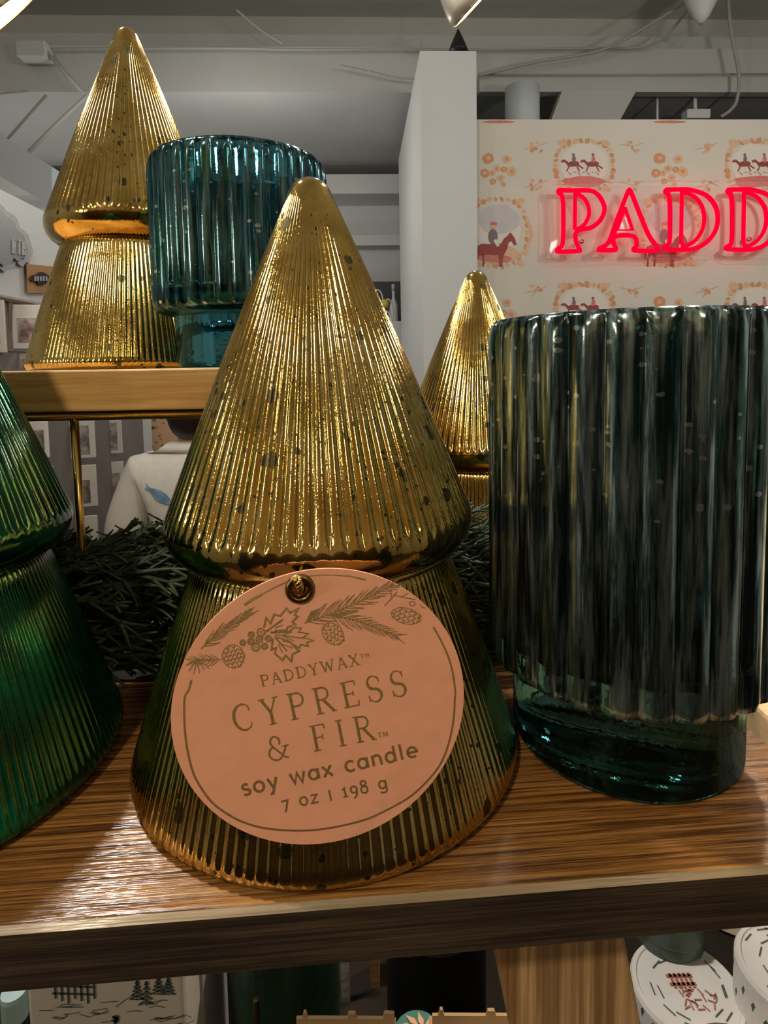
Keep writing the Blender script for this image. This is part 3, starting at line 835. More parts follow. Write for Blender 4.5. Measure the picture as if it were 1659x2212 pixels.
for x, y in ((150, 610), (160, 640), (185, 655), (215, 650), (240, 632), (268, 628), (300, 590)):
    art.line([za(195, 575), za((195 + x) / 2 + 4, (575 + y) / 2), za(x, y)], [2.4, 2, 1])
def cone(cx, cy, rx_, ry_, rot):
    c_, s_ = math.cos(rot), math.sin(rot)
    T_ = lambda x, y: za(cx + x * c_ - y * s_, cy + x * s_ + y * c_)
    rows = 6
    for r_ in range(rows):
        y = -ry_ + 2 * ry_ * (r_ + .5) / rows
        hw = rx_ * math.sqrt(max(0, 1 - (y / ry_) ** 2))
        k = max(2, int(hw / 11))
        for q in range(k):
            x = -hw + 2 * hw * (q + .5) / k + (5 if r_ % 2 else -3)
            d = ry_ / rows * 1.1
            art.line([T_(x - 9, y - d * .4), T_(x - 5, y + d * .5), T_(x, y + d * .85), T_(x + 5, y + d * .5), T_(x + 9, y - d * .4)], 2.3)
    art.line([T_(rx_ * math.cos(a), ry_ * math.sin(a)) for a in [2 * PI * k / 20 for k in range(21)]], 1.6)
cone(388, 563, 56, 60, -.25)
cone(898, 448, 48, 64, -.75)
cone(1272, 356, 40, 76, -1.33)
for x, y, r_ in ((530, 440, 19), (480, 452, 14), (478, 487, 15), (521, 476, 16), (568, 472, 14), (503, 516, 19), (548, 511, 14), (437, 493, 13)):
    art.line([za(x + r_ * math.cos(2 * PI * k / 18), y + r_ * math.sin(2 * PI * k / 18)) for k in range(19)], 3.6)
    art.line([za(x + r_ * .35 * math.cos(2 * PI * k / 8), y + r_ * .35 * math.sin(2 * PI * k / 8)) for k in range(9)], 1.6)
leaf1 = [(545, 415), (556, 365), (578, 395), (598, 348), (628, 356), (660, 318), (680, 340), (722, 317), (702, 350), (718, 360), (690, 385), (706, 400), (664, 415), (660, 436), (620, 441), (578, 440)]
leaf2 = [(600, 432), (650, 428), (668, 440), (700, 415), (735, 418), (722, 438), (772, 447), (745, 465), (800, 482), (764, 491), (772, 512), (733, 501), (728, 520), (690, 500), (665, 480), (600, 462)]
leaf3 = [(590, 470), (584, 530), (608, 518), (600, 548), (640, 582), (656, 558), (686, 590), (690, 553), (726, 535), (700, 513), (680, 490), (640, 482)]
for lf, ww in ((leaf1, 4.2), (leaf2, 3.0), (leaf3, 3.8)): art.line([za(*p) for p in lf], ww)
for a_, b_, ww in (((556, 436), (642, 374), 4), ((600, 418), (640, 402), 2.2), ((600, 452), (748, 470), 2.6), ((640, 455), (690, 436), 1.8), ((650, 462), (700, 484), 1.8), ((600, 462), (662, 535), 3.6), ((618, 500), (640, 545), 2), ((640, 500), (690, 520), 2)):
    art.line([za(*a_), za(*b_)], ww)
sprig(752, 393, 1200, 200, 22, 118, 30, 10, 2.2)
sprig(872, 348, 1222, 458, 18, 100, 30, -12, 2.2)
for q in range(6): art.line([za(758 + q * 8, 392 - q * 6), za(790 + q * 9, 330 - q * 3)], 1.8)
art.line([za(1162, 304), za(1190, 275), za(1226, 232)], 2); art.line([za(1190, 220), za(1200, 268)], 1.6); art.line([za(1214, 250), za(1265, 262), za(1320, 272)], 1.8); art.line([za(1250, 258), za(1285, 238)], 1.4)
art.line([za(1304 + 15 * math.cos(2 * PI * k / 12), 293 + 11 * math.sin(2 * PI * k / 12)) for k in range(13)], 2)
art.line([za(1345, 295), za(1352, 310), za(1372, 316)], 1.6)
art.build('foil_artwork')

# stroke letter forms (unit cap height, y up)
def arc(cx, cy, rx_, ry_, a0, a1, n_=12):
    return [(cx + rx_ * math.cos(math.radians(a0 + (a1 - a0) * i / n_)), cy + ry_ * math.sin(math.radians(a0 + (a1 - a0) * i / n_))) for i in range(n_ + 1)]
K, N_ = .115, .05
SER = {
 'P': (.62, [([(.14, 0), (.14, 1)], K), ([(.02, .0), (.28, .0)], N_), ([(.02, 1), (.16, 1)], N_), ([(.14, .98)] + arc(.34, .73, .22, .25, 90, -90) + [(.14, .48)], .075)]),
 'R': (.70, [([(.14, 0), (.14, 1)], K), ([(.02, .0), (.28, .0)], N_), ([(.02, 1), (.16, 1)], N_), ([(.14, .98)] + arc(.34, .75, .2, .23, 90, -90) + [(.14, .52)], .075), ([(.34, .5), (.64, .02)], K), ([(.58, 0), (.74, 0)], N_)]),
 'D': (.76, [([(.14, 0), (.14, 1)], K), ([(.02, .02), (.3, .02)] + arc(.3, .5, .36, .48, -90, 90) + [(.02, .98)], .075)]),
 'A': (.74, [([(.1, 0), (.36, 1)], .06), ([(.36, 1), (.64, 0)], K), ([(.19, .34), (.54, .34)], N_), ([(.0, 0), (.2, 0)], N_), ([(.53, 0), (.75, 0)], N_)]),
 'Y': (.70, [([(.1, 1), (.36, .45)], K), ([(.36, .45), (.6, 1)], .06), ([(.36, .47), (.36, 0)], K), ([(.0, 1), (.22, 1)], N_), ([(.5, 1), (.7, 1)], N_), ([(.23, 0), (.49, 0)], N_)]),
 'W': (1.02, [([(.1, 1), (.32, 0)], K), ([(.32, 0), (.5, .9)], .06), ([(.5, .9), (.7, 0)], K), ([(.7, 0), (.92, 1)], .06), ([(0, 1), (.22, 1)], N_), ([(.82, 1), (1.02, 1)], N_)]),
 'X': (.72, [([(.1, 1), (.62, 0)], K), ([(.1, 0), (.6, 1)], .06), ([(0, 1), (.22, 1)], N_), ([(.5, 1), (.7, 1)], N_), ([(0, 0), (.2, 0)], N_), ([(.5, 0), (.74, 0)], N_)]),
 'C': (.72, [(arc(.4, .5, .34, .5, 50, 310, 22), [.05] * 3 + [.08] * 3 + [.11] * 11 + [.08] * 3 + [.05] * 3), ([(.62, .9), (.64, .7)], .05), ([(.62, .12), (.64, .24)], .04)]),
 'E': (.60, [([(.14, 0), (.14, 1)], K), ([(.02, .02), (.54, .02), (.57, .2)], N_), ([(.02, .98), (.52, .98), (.54, .8)], N_), ([(.14, .51), (.42, .51)], N_), ([(.42, .6), (.42, .42)], N_)]),
 'F': (.58, [([(.14, 0), (.14, 1)], K), ([(.02, 0), (.28, 0)], N_), ([(.02, .98), (.52, .98), (.54, .8)], N_), ([(.14, .5), (.42, .5)], N_), ([(.42, .6), (.42, .4)], N_)]),
 'I': (.30, [([(.15, 0), (.15, 1)], K), ([(.02, 0), (.28, 0)], N_), ([(.02, 1), (.28, 1)], N_)]),
 'S': (.56, [(arc(.28, .75, .2, .25, 25, 265, 14) + arc(.28, .25, .22, .25, 85, -155, 14)[1:], [.05] * 5 + [.075] * 4 + [.11] * 12 + [.075] * 4 + [.05] * 4), ([(.47, .95), (.48, .74)], .045), ([(.06, .28), (.06, .04)], .045)]),
 '&': (.84, [(arc(.36, .76, .17, .22, -40, 220, 14) + [(.3, .5), (.62, .06), (.74, .0)], .075), (arc(.32, .28, .26, .28, 110, 300, 12) + [(.5, .1), (.66, .36), (.72, .5)], .07), ([(.58, .52), (.84, .52)], N_)]),
 'T': (.66, [([(.33, 0), (.33, 1)], K), ([(.04, .8), (.05, .98), (.61, .98), (.62, .8)], N_), ([(.2, 0), (.46, 0)], N_)]),
 'M': (.90, [([(.12, 0), (.16, 1)], .06), ([(.16, 1), (.45, .1)], K), ([(.45, .1), (.74, 1)], .06), ([(.74, 1), (.78, 0)], K), ([(.02, 0), (.22, 0)], N_), ([(.66, 0), (.9, 0)], N_)]),
 ' ': (.34, []),
}
B = .135
SANS = {
 's': (.5, [(arc(.24, .52, .17, .155, 40, 260, 10) + arc(.24, .2, .19, .17, 80, -140, 10)[1:], B)]),
 'o': (.66, [(arc(.32, .36, .26, .3, 0, 360, 20), B)]),
 'y': (.58, [([(.05, .7), (.29, .08)], B), ([(.53, .7), (.2, -.22), (.06, -.24)], B)]),
 'w': (.86, [([(.04, .7), (.22, .06), (.42, .66), (.62, .06), (.82, .7)], B)]),
 'a': (.64, [(arc(.3, .35, .24, .29, 0, 360, 18), B), ([(.55, .68), (.55, .04)], B)]),
 'x': (.58, [([(.06, .68), (.52, .04)], B), ([(.52, .68), (.06, .04)], B)]),
 'c': (.56, [(arc(.32, .36, .26, .3, 45, 315, 16), B)]),
 'n': (.62, [([(.1, .68), (.1, .04)], B), ([(.1, .4)] + arc(.31, .4, .21, .26, 180, 0, 10) + [(.52, .04)], B)]),
 'd': (.66, [(arc(.3, .35, .24, .29, 0, 360, 18), B), ([(.55, 1.0), (.55, .04)], B)]),
 'l': (.26, [([(.12, 1.0), (.12, .04)], B)]),
 'e': (.62, [([(.08, .36), (.56, .36)] + arc(.32, .36, .25, .3, 0, 310, 16), B)]),
 'z': (.56, [([(.06, .65), (.5, .65), (.06, .07), (.52, .07)], B)]),
 'g': (.64, [(arc(.3, .37, .24, .28, 0, 360, 18), B), ([(.55, .68), (.55, -.05)] + arc(.31, -.05, .24, .2, 0, -150, 8), B)]),
 '7': (.56, [([(.04, .66), (.5, .66), (.2, -.2)], B)]),
 '1': (.4, [([(.04, .56), (.2, .68), (.2, .04)], B), ([(.02, .04), (.38, .04)], B * .8)]),
 '9': (.58, [(arc(.28, .44, .22, .24, 0, 360, 16), B), ([(.5, .44), (.44, .0), (.2, -.22)], B)]),
 '8': (.58, [(arc(.28, .76, .18, .19, 0, 360, 14), B), (arc(.28, .28, .23, .26, 0, 360, 16), B)]),
 '|': (.3, [([(.14, .78), (.14, -.02)], B * .9)]),
 ' ': (.4, []),
}
lt_ = Foil()
def text(font, s_, start, end, h, bow=0.0, gap=.10, wsc=1.0):
    W = sum(font[c_][0] for c_ in s_) + gap * (len(s_) - 1)
    dx, dy = end[0] - start[0], end[1] - start[1]; L = math.hypot(dx, dy)
    ex, ey = dx / L, dy / L; nx, ny = ey, -ex           # up in the picture
    sx = L / W; x = 0
    for c_ in s_:
        wd, strokes = font[c_]
        for pts, ww in strokes:
            P_ = []
            for gx, gy in pts:
                q = (x + gx) * sx; b_ = bow * math.sin(PI * (x + gx) / W)
                P_.append((start[0] + ex * q + nx * (gy * h + b_), start[1] + ey * q + ny * (gy * h + b_)))
            lt_.line(P_, [q * h * wsc for q in ww] if isinstance(ww, list) else ww * h * wsc)
        x += wd + gap
text(SER, 'PADDYWAX', za(533, 718), za(1037, 604), 24, 0, .14, 1.25)
text(SER, 'TM', za(1040, 572), za(1086, 562), 8, 0, .12, 1.3)
text(SER, 'CYPRESS', zc_(398, 240), zc_(1284, 48), 56, 0, .30, .95)
text(SER, '&', zc_(572, 392), zc_(686, 366), 52, 0, .1, .95)
text(SER, 'FIR', zc_(800, 338), zc_(1116, 276), 55, 0, .36, .95)
text(SER, 'TM', zc_(1130, 268), zc_(1182, 258), 10, 0, .12, 1.4)
text(SANS, 'soy wax candle', zc_(438, 568), zc_(1338, 366), 36, 0, .13, 1.1)
text(SANS, '7 oz | 198 g', zc_(640, 640), zc_(1180, 528), 29, 0, .16, 1.0)
lt_.build('foil_lettering')

# ------------------------------------------------------------------ cypress garland lying behind the candles
LEAF = paint('cypress_green', (.040, .068, .034), .4, 120, .5)
STEM = paint('cypress_stem', (.16, .085, .05), .2, 80, .7)
gar = thing('cypress_garland', 'dark green cypress garland lying under the riser behind the gold tree', 'garland', (-.03, .222, 0))
def spray(p, d, L, r, mb, depth=0):
    pts = []; q = Vector(p); d = Vector(d).normalized(); n_ = 7
    droop = random.uniform(-.10, .06)
    for i in range(n_ + 1):
        pts.append(q.copy()); q = q + d * (L / n_); q.z = max(q.z, .0012)
        d = (d + Vector((random.uniform(-.10, .10), random.uniform(-.10, .10), droop + random.uniform(-.06, .06)))).normalized()
    mb.tube(pts, [r * (1 - .6 * i / n_) * (1.15 if i % 2 else .9) for i in range(n_ + 1)], 5)
    if depth < 1:
        for i in range(1, n_):
            for sgn in (-1, 1):
                if random.random() < .62:
                    t_ = (pts[i + 1] - pts[i]).normalized()
                    s_ = t_.cross(Vector((random.uniform(-.5, .5), -1, .5))).normalized() * sgn
                    spray(pts[i], t_ + s_ * random.uniform(.35, .7), L * random.uniform(.18, .36) * (1.1 - .6 * i / n_), r * .8, mb, depth + 1)
sm = MB()
def gy_(x): return .201 + .008 *min(1, max(0, (x + .085) / .03)) + .017 * min(1, max(0, (x + .085) / .03))
core = spline([(x_, gy_(x_) + d_, z_) for x_, d_, z_ in ((-.155, 0, .022), (-.11, .003, .030), (-.08, 0, .028), (-.04, 0, .028), (-.01, .002, .027), (.035, .002, .026), (.075, .004, .022))], 8)
sm.tube([Vector(p) for p in core], .0022, 8)
for z_, y_ in ((.012, -.006), (.034, -.003)):
    sm.tube([Vector((p[0], p[1] + y_ + .004 * math.sin(p[0] * 60), z_ + .003 * math.sin(p[0] * 45))) for p in core], .0016, 8)
sm.build('branch', STEM, gar, smooth=True)
fo = MB()
for i in range(430):
    x = random.uniform(-.15, .06)
    hgt = .050 if x < -.03 else .046
    z = random.uniform(.004, hgt - .004); y = gy_(x) + random.uniform(-.014, .016)
    dirn = random.choice((1, 1, 1, -1))
    spray((x, y, z), (dirn * random.uniform(.8, 1.2), random.uniform(-.30, .3), random.uniform(-.10, .16)), random.uniform(.026, .060), random.uniform(.0008, .0013), fo)
for i in range(46):
    x = random.uniform(-.145, .055)
    spray((x, gy_(x) + random.uniform(-.018, .010), random.uniform(.038, .047)), (random.uniform(.5, 1.1), random.uniform(-.2, .2), random.uniform(.25, .6)), random.uniform(.014, .026), random.uniform(.0007, .0010), fo)
fol = fo.build('foliage', LEAF, gar, smooth=True)

# ------------------------------------------------------------------ background on the left: boxed cards on racks, badges, person
def pic_mat(name, dark, lite, seed):
    m = mat(name, lite, .5); t = NT(m)
    mp = t.coord((1, 1, 1)); n_ = t.n('ShaderNodeTexNoise', noise_dimensions='4D'); n_.inputs['W'].default_value = seed; n_.inputs['Scale'].default_value = 38; n_.inputs['Detail'].default_value = 5
    t.l(mp, n_.inputs['Vector'])
    t.l(t.ramp(n_.outputs['Fac'], [(.35, dark), (.65, lite)]), t.b.inputs['Base Color']); return m
CARDW = paint('cream_card', (.70, .67, .60), .03, 10, .5)
CARDS = paint('box_side', (.20, .13, .09), .1, 10, .5)
SEPIA = [pic_mat('sepia_print_%s' % w_, d, l, i * 3.1) for i, (w_, d, l) in enumerate((('a', (.14, .10, .08), (.45, .38, .32)), ('b', (.12, .10, .09), (.50, .45, .40)), ('c', (.18, .10, .09), (.62, .52, .46))))]
def card(rect, pr, label, k, b=None):
    x0, y0, x1, y1 = rect
    b = b or lb(max(x0, -20)) - .01
    c = atb((x0 + x1) / 2, (y0 + y1) / 2, b); bot = atb((x0 + x1) / 2, y1, b)
    yw = .22
    a = RR * math.cos(yw) + RF * math.sin(yw); f = -RR * math.sin(yw) + RF * math.cos(yw); z = Vector((0, 0, 1))
    w_, h_ = (x1 - x0) * b / F_PX, (y1 - y0) * b / F_PX
    t = thing('boxed_card', label, 'boxed card', bot, 'boxed cards on the wall racks')
    MB().box(c + f * .006, (w_, .012, h_), (a, f, z)).build('box', CARDW, t, bevel=.002)
    px0, py0, px1, py1 = pr
    pc = c + a * (((px0 + px1) - (x0 + x1)) / 2 * b / F_PX) - z * (((py0 + py1) - (y0 + y1)) / 2 * b / F_PX)
    MB().box(pc - f * .0005, ((px1 - px0) * b / F_PX, .002, (py1 - py0) * b / F_PX), (a, f, z)).build('print', SEPIA[k % 3], t)
    return t
card((20, 660, 86, 752), (40, 688, 76, 738), 'cream boxed card with a rose sepia figure beside the gold tree on the riser', 2)
card((30, 764, 92, 822), (42, 776, 80, 812), 'cream boxed card just above the pine riser at the far left', 2)
card((-70, 650, 4, 760), (-60, 680, -6, 740), 'cream boxed card cut by the left picture edge above the riser', 1)
card((34, 912, 100, 990), (50, 930, 92, 974), 'boxed card with a wide sepia landscape, in the upper row beside the green tree', 0)
card((128, 911, 201, 990), (138, 920, 190, 982), 'boxed card with a dark sepia picture, upper row behind the brass post', 1)
card((214, 909, 261, 980), (226, 914, 252, 972), 'narrow boxed card with an oval sepia portrait, upper row right of the brass post', 1)
card((52, 1008, 112, 1092), (64, 1030, 104, 1080), 'boxed card mostly hidden by the green tree, second row', 0)
card((131, 1006, 205, 1096), (141, 1038, 192, 1088), 'boxed card with a low sepia picture, second row behind the brass post', 0)
card((213, 998, 266, 1090), (232, 1022, 258, 1076), 'boxed card with a tall sepia picture, second row next to the pink box', 1)
card((130, 1116, 208, 1200), (142, 1140, 194, 1190), 'boxed card with a plain cream top, third row above the garland', 2)
card((222, 1104, 300, 1190), (236, 1130, 286, 1180), 'boxed card just above the garland beside the sleeve of the person', 2)
card((56, 1116, 116, 1200), (66, 1140, 106, 1190), 'boxed card in the third row between green tree and brass post', 1)
rack = thing('card_rack', 'dark card rack on the white display wall behind the boxed cards', 'rack', atb(150, 1150, 2.3))
rbox(la, la + .008, 1.5, 2.86, -.9, ab(atb(10, 640, lb(10)))[2]).build('back_panel', paint('rack_brown_grey', (.20, .17, .16), .1, 6), rack)
for u0, u1 in ((106, 126), (204, 213), (8, 19)):
    b = lb((u0 + u1) / 2) - .02
    MB().hexa([atb(u0, 1300, b), atb(u1, 1300, b), atb(u1, 1300, b) + RF * .02, atb(u0, 1300, b) + RF * .02], [atb(u0, 640, b), atb(u1, 640, b), atb(u1, 640, b) + RF * .02, atb(u0, 640, b) + RF * .02]).build('post', CARDS, rack)
for ya, yb in ((642, 642), (757, 760), (996, 984), (1102, 1094)):
    p0 = atb(2, ya, lb(2) - .035); p1 = atb(268, yb, lb(268) - .035)
    p1.z = p0.z
    MB().tube([p0 - RF * .3, p1], .009, 6).build('rail', CARDS, rack)
# relief badge and plaque on the display wall
zax = Vector((0, 0, 1))
def wallpt(u, v, off=.0):
    d = ray(u, v); t_ = (la + off - CAM.dot(RR)) / d.dot(RR); return CAM + d * t_
STEEL = mat('brushed_pewter', (.26, .265, .27), .5, .2)
PEWL = mat('pale_pewter', (.42, .42, .42), .6, 0)
badge = thing('relief_badge', 'scalloped pewter relief badge with raised letters on the white display wall', 'badge', wallpt(10, 520))
outl = [(-75, 470), (-60, 448), (-20, 445), (0, 440), (8, 446), (14, 456), (30, 464), (38, 474), (44, 492), (52, 497), (62, 508), (72, 542), (66, 560), (64, 568), (56, 566), (50, 576), (44, 574), (36, 566), (30, 576), (20, 580), (10, 588), (0, 580), (-30, 590), (-60, 585), (-78, 540)]
f0 = [wallpt(u, v, .012) for u, v in outl]; f1 = [wallpt(u, v, 0) for u, v in outl]; n = len(outl)
MB().add(f0 + f1, [tuple(range(n))] + [(i, i + n, (i + 1) % n + n, (i + 1) % n) for i in range(n)]).build('plate', PEWL, badge)
cx, cy = 0, 516
inn = [(cx + (u - cx) * .84, cy + (v - cy) * .82) for u, v in outl]
g0 = [wallpt(u, v, .022) for u, v in inn]; g1 = [wallpt(u, v, .012) for u, v in inn]
MB().add(g0 + g1, [tuple(range(n))] + [(i, i + n, (i + 1) % n + n, (i + 1) % n) for i in range(n)]).build('field', STEEL, badge)
lm = MB()
LT3 = {'R': [[(0, 0), (0, 1), (.5, .95), (.5, .55), (0, .5)], [(.2, .5), (.55, 0)]], 'T': [[(.3, 0), (.3, 1)], [(0, 1), (.6, 1)]], 'H': [[(0, 0), (0, 1)], [(.5, 0), (.5, 1)], [(0, .5), (.5, .5)]]}
for q, ch in enumerate('RTH'):
    for l in LT3[ch]:
        lm.tube([wallpt(28 + q * 10.5 + x * 9, 548 + q * 2 - y * 30, .024) for x, y in l], .0035, 6)
lm.build('raised_letters', PEWL, badge)
pq = thing('plaque', 'orange-brown plaque with a small dark badge beside the pewter relief', 'plaque', wallpt(80, 632))
q4 = [(57, 570), (118, 576), (118, 633), (59, 633)]
MB().hexa([wallpt(u, v, 0) for u, v in q4], [wallpt(u, v, .012) for u, v in q4]).build('board', paint('orange_brown', (.40, .19, .06), .06, 8), pq)
o5 = [(64, 602), (70, 594), (78, 594), (84, 588), (94, 588), (104, 594), (112, 602), (104, 610), (94, 616), (84, 616), (78, 608), (70, 608)]
MB().add([wallpt(u, v, .018) for u, v in o5] + [wallpt(u, v, .012) for u, v in o5], [tuple(range(12))] + [(i, i + 12, (i + 1) % 12 + 12, (i + 1) % 12) for i in range(12)]).build('dark_badge', DARK, pq)
lg = MB()
for x in range(5): lg.tube([wallpt(76 + x * 6, 597, .02), wallpt(76 + x * 6, 607, .02)], .003, 6)
lg.build('badge_mark', PEWL, pq)

# things standing further back under the riser
pk = atb(285, 1020, 2.75)
def bbox_thing(name, label, cat, rect, b, m, depth=.06, parts=None):
    x0, y0, x1, y1 = rect
    c = atb((x0 + x1) / 2, (y0 + y1) / 2, b)
    o = MB().box(c + RF * depth / 2, ((x1 - x0) * b / F_PX, depth, (y1 - y0) * b / F_PX), (RR, RF, zax)).build(name, m, bevel=.003)
    return tag(o, label, cat)
bbox_thing('gift_box', 'small pink box on the back shelf beside the boxed cards', 'box', (266, 994, 304, 1048), 2.85, paint('pink_paper', (.72, .28, .40), .1, 30))
bbox_thing('folded_cloth', 'white and green folded cloth below the pink box', 'cloth', (266, 1050, 306, 1076), 2.85, pic_mat('white_green', (.16, .36, .22), (.72, .74, .72), 2))
bs = bbox_thing('back_shelf_board', 'dark shelf board far back under the riser holding dark bottles', 'shelf', (262, 984, 420, 992), 2.95, CARDS, .3)
for k, (u, v0, v1, w_, lab) in enumerate(((272, 910, 984, 12, 'slim green glass bottle on the far back shelf'), (291, 905, 984, 22, 'black bottle with a round shoulder on the far back shelf'))):
    c = atb(u, v1, 3.0); H = (v1 - v0) * 3.0 / F_PX; R = w_ / 2 * 3.0 / F_PX
    t = thing('dark_bottle', lab, 'bottle', c, 'bottles on the far back shelf')
    MB().lathe([(R * .9, 0), (R, H * .05), (R, H * .55), (R * .8, H * .68), (R * .35, H * .78), (R * .35, H * .95)], 20, c=c).build('body', (paint('bottle_green', (.02, .10, .05), .1, 20, .2), DARK)[k], t, smooth=True)
    MB().lathe([(R * .42, H * .93), (R * .45, H), (R * .1, H * 1.01)], 16, c=c).build('stopper', BRASS, t, smooth=True)
bbox_thing('blue_panel', 'grey-blue upright panel beside the black bottle at the back', 'panel', (304, 860, 322, 980), 3.1, paint('slate_blue', (.22, .27, .33), .05, 5), .03)
def woven():
    m = mat('woven_cane', (.66, .42, .24), .7); t = NT(m)
    v = t.n('ShaderNodeTexVoronoi'); v.inputs['Scale'].default_value = 22; t.l(t.coord((1, .2, 1.3)), v.inputs['Vector'])
    t.l(t.ramp(v.outputs['Distance'], [(.18, (.16, .08, .04)), (.34, (.68, .43, .25))]), t.b.inputs['Base Color']); return m
bbox_thing('woven_panel', 'tan woven panel with dark openings behind the person', 'panel', (320, 850, 440, 975), 3.2, woven(), .03)
# middle of the back wall, right of the gold tree
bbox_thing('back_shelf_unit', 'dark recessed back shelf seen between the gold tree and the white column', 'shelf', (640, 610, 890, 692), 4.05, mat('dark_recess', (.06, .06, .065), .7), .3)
bbox_thing('counter_cabinet', 'pale cabinet below the dark back shelf beside the white column', 'cabinet', (640, 696, 880, 1250), 3.79, WALL, .25)
t = thing('white_bottle', 'slim white bottle on the pale cabinet next to the column', 'bottle', atb(851, 695.5, 3.86))
c = atb(851, 695.5, 3.86); 
MB().lathe([(.026, 0), (.028, .01), (.028, .10), (.018, .13), (.009, .15), (.009, .20)], 20, c=c).build('body', WALL, t, smooth=True)
MB().lathe([(.011, .195), (.012, .235), (.003, .238)], 14, c=c).build('cap', BEAM, t, smooth=True)
fl_ = thing('yellow_flower', 'yellow pompom flower on a wire stem by the back shelf', 'flower', atb(831, 695.5, 3.84))
c = atb(831, 656, 3.84)
MB().lathe([(.002, -.028), (.018, -.022), (.027, -.006), (.027, .008), (.016, .023), (.002, .028)], 16, c=c).build('bloom', paint('flower_yellow', (.72, .52, .10), .2, 60), fl_, smooth=True)
MB().tube([c, atb(833, 695, 3.84)], .004, 6).build('stem', LEAF, fl_)
GLS = mat('thin_clear_glass', (.85, .87, .87), .1)
gl = MB()
for q in ((815, 650, 12, 24), (830, 690, 14, 20), (838, 676, 10, 30)):
    gl.tube([atb(q[0] + q[2] * math.cos(2 * PI * k / 24), q[1] + q[3] * math.sin(2 * PI * k / 24), 3.83) for k in range(24)], .004, 6, closed=True)
gl.build('wire_loops', GLS, fl_, smooth=True)

# ------------------------------------------------------------------ person seen from behind
SKIN = paint('skin', (.55, .33, .23), .05, 20, .5)
HAIR = paint('dark_hair', (.018, .010, .007), .3, 60, .4)
KNIT = paint('cream_sweater', (.68, .64, .56), .05, 40, .9)
JEAN = paint('dark_trousers', (.05, .06, .09), .1, 40, .8)
nape = atb(418, 958, 2.1)
base = Vector((nape.x, nape.y, FLOOR_Z))
per = thing('person', 'person with dark bobbed hair seen from behind in a cream sweater with a blue fish', 'person', base)
H = nape.z - FLOOR_Z                                  # nape height above the floor
k = H / 1.36
fa = math.radians(14)
fx = RR * math.cos(fa) + RF * math.sin(fa); fy = -RR * math.sin(fa) + RF * math.cos(fa)   # right-hand and facing directions
def pp(x, y, z): return fx * x * k + fy * y * k + Vector((0, 0, z * k))
def skin_mesh(name, joints, edges, m, root=0, sub=2):
    me = bpy.data.meshes.new(name)
    me.from_pydata([tuple(j[0]) for j in joints], edges, [])
    me.materials.append(m)
    o = bpy.data.objects.new(name, me); COL.objects.link(o)
    sk = o.modifiers.new('skin', 'SKIN'); sk.use_smooth_shade = True
    for i, j in enumerate(joints):
        r_ = j[1]; r_ = (r_, r_) if not isinstance(r_, tuple) else r_
        me.skin_vertices[0].data[i].radius = (r_[0] * k, r_[1] * k)
        me.skin_vertices[0].data[i].use_root = (i == root)
    sb = o.modifiers.new('sub', 'SUBSURF'); sb.levels = sub; sb.render_levels = sub
    o.parent = per
    return o
J = [(pp(0, 0, .90), (.15, .10)), (pp(0, .01, 1.08), (.13, .095)), (pp(0, 0.01, 1.24), (.125, .075)), (pp(0, .01, 1.32), (.058, .05)), (pp(0, .01, 1.40), .050), (pp(0, .03, 1.49), (.070, .085)), (pp(0, .03, 1.575), (.072, .085)), (pp(0, .02, 1.63), .045)]
Ed = [(i, i + 1) for i in range(7)]
def limb(parent, pts):
    last = parent
    for p, r_ in pts:
        J.append((p, r_)); Ed.append((last, len(J) - 1)); last = len(J) - 1
    return last
for s_ in (-1, 1):
    limb(0, [(pp(s_ * .10, 0, .84), .088), (pp(s_ * .11, .01, .48), .058), (pp(s_ * .11, -.01, .28), .052), (pp(s_ * .11, -.01, .09), .036), (pp(s_ * .11, .10, .035), .033), (pp(s_ * .11, .17, .028), .028)])
    wr = limb(2, [(pp(s_ * .165, 0, 1.275), .055), (pp(s_ * .235, .02, 1.05), .042), (pp(s_ * .20, .20, .98), .030), (pp(s_ * .19, .255, .975), (.036, .018))])
    for q in range(4):
        limb(wr, [(pp(s_ * .19 + (q - 1.5) * .018, .315 + (0, .008, .006, -.006)[q], .972), .009), (pp(s_ * .19 + (q - 1.5) * .018, .352 + (0, .012, .008, -.010)[q], .955), .008)])
    limb(wr, [(pp(s_ * .15, .285, .965), .010), (pp(s_ * .14, .315, .955), .009)])
limb(5, [(pp(0, .118, 1.50), .016), (pp(0, .128, 1.482), .014)])
skin_mesh('body', J, Ed, SKIN)
J2 = [(pp(0, 0, .88), (.175, .125)), (pp(0, .01, 1.07), (.165, .12)), (pp(0, 0, 1.24), (.175, .12)), (pp(0, 0, 1.325), (.105, .085)), (pp(0, .01, 1.372), (.068, .064))]
E2 = [(0, 1), (1, 2), (2, 3), (3, 4)]
for s_ in (-1, 1):
    n0 = len(J2); J2 += [(pp(s_ * .17, 0, 1.27), .078), (pp(s_ * .245, .02, 1.05), .075), (pp(s_ * .215, .17, .985), .058), (pp(s_ * .205, .215, .978), .045)]
    E2 += [(2, n0), (n0, n0 + 1), (n0 + 1, n0 + 2), (n0 + 2, n0 + 3)]
sw = skin_mesh('sweater', J2, E2, KNIT)
J3 = [(pp(0, 0, .90), (.165, .115))]; E3 = []
for s_ in (-1, 1):
    n0 = len(J3); J3 += [(pp(s_ * .105, 0, .82), .102), (pp(s_ * .11, .01, .48), .078), (pp(s_ * .11, -.01, .12), .066)]
    E3 += [(0, n0), (n0, n0 + 1), (n0 + 1, n0 + 2)]
skin_mesh('trousers', J3, E3, JEAN)
J4 = [(pp(0, -.025, 1.365), (.070, .045)), (pp(0, -.022, 1.47), (.098, .080)), (pp(0, -.005, 1.56), (.098, .098)), (pp(0, .0, 1.635), (.070, .080)), (pp(0, .0, 1.665), .03)]
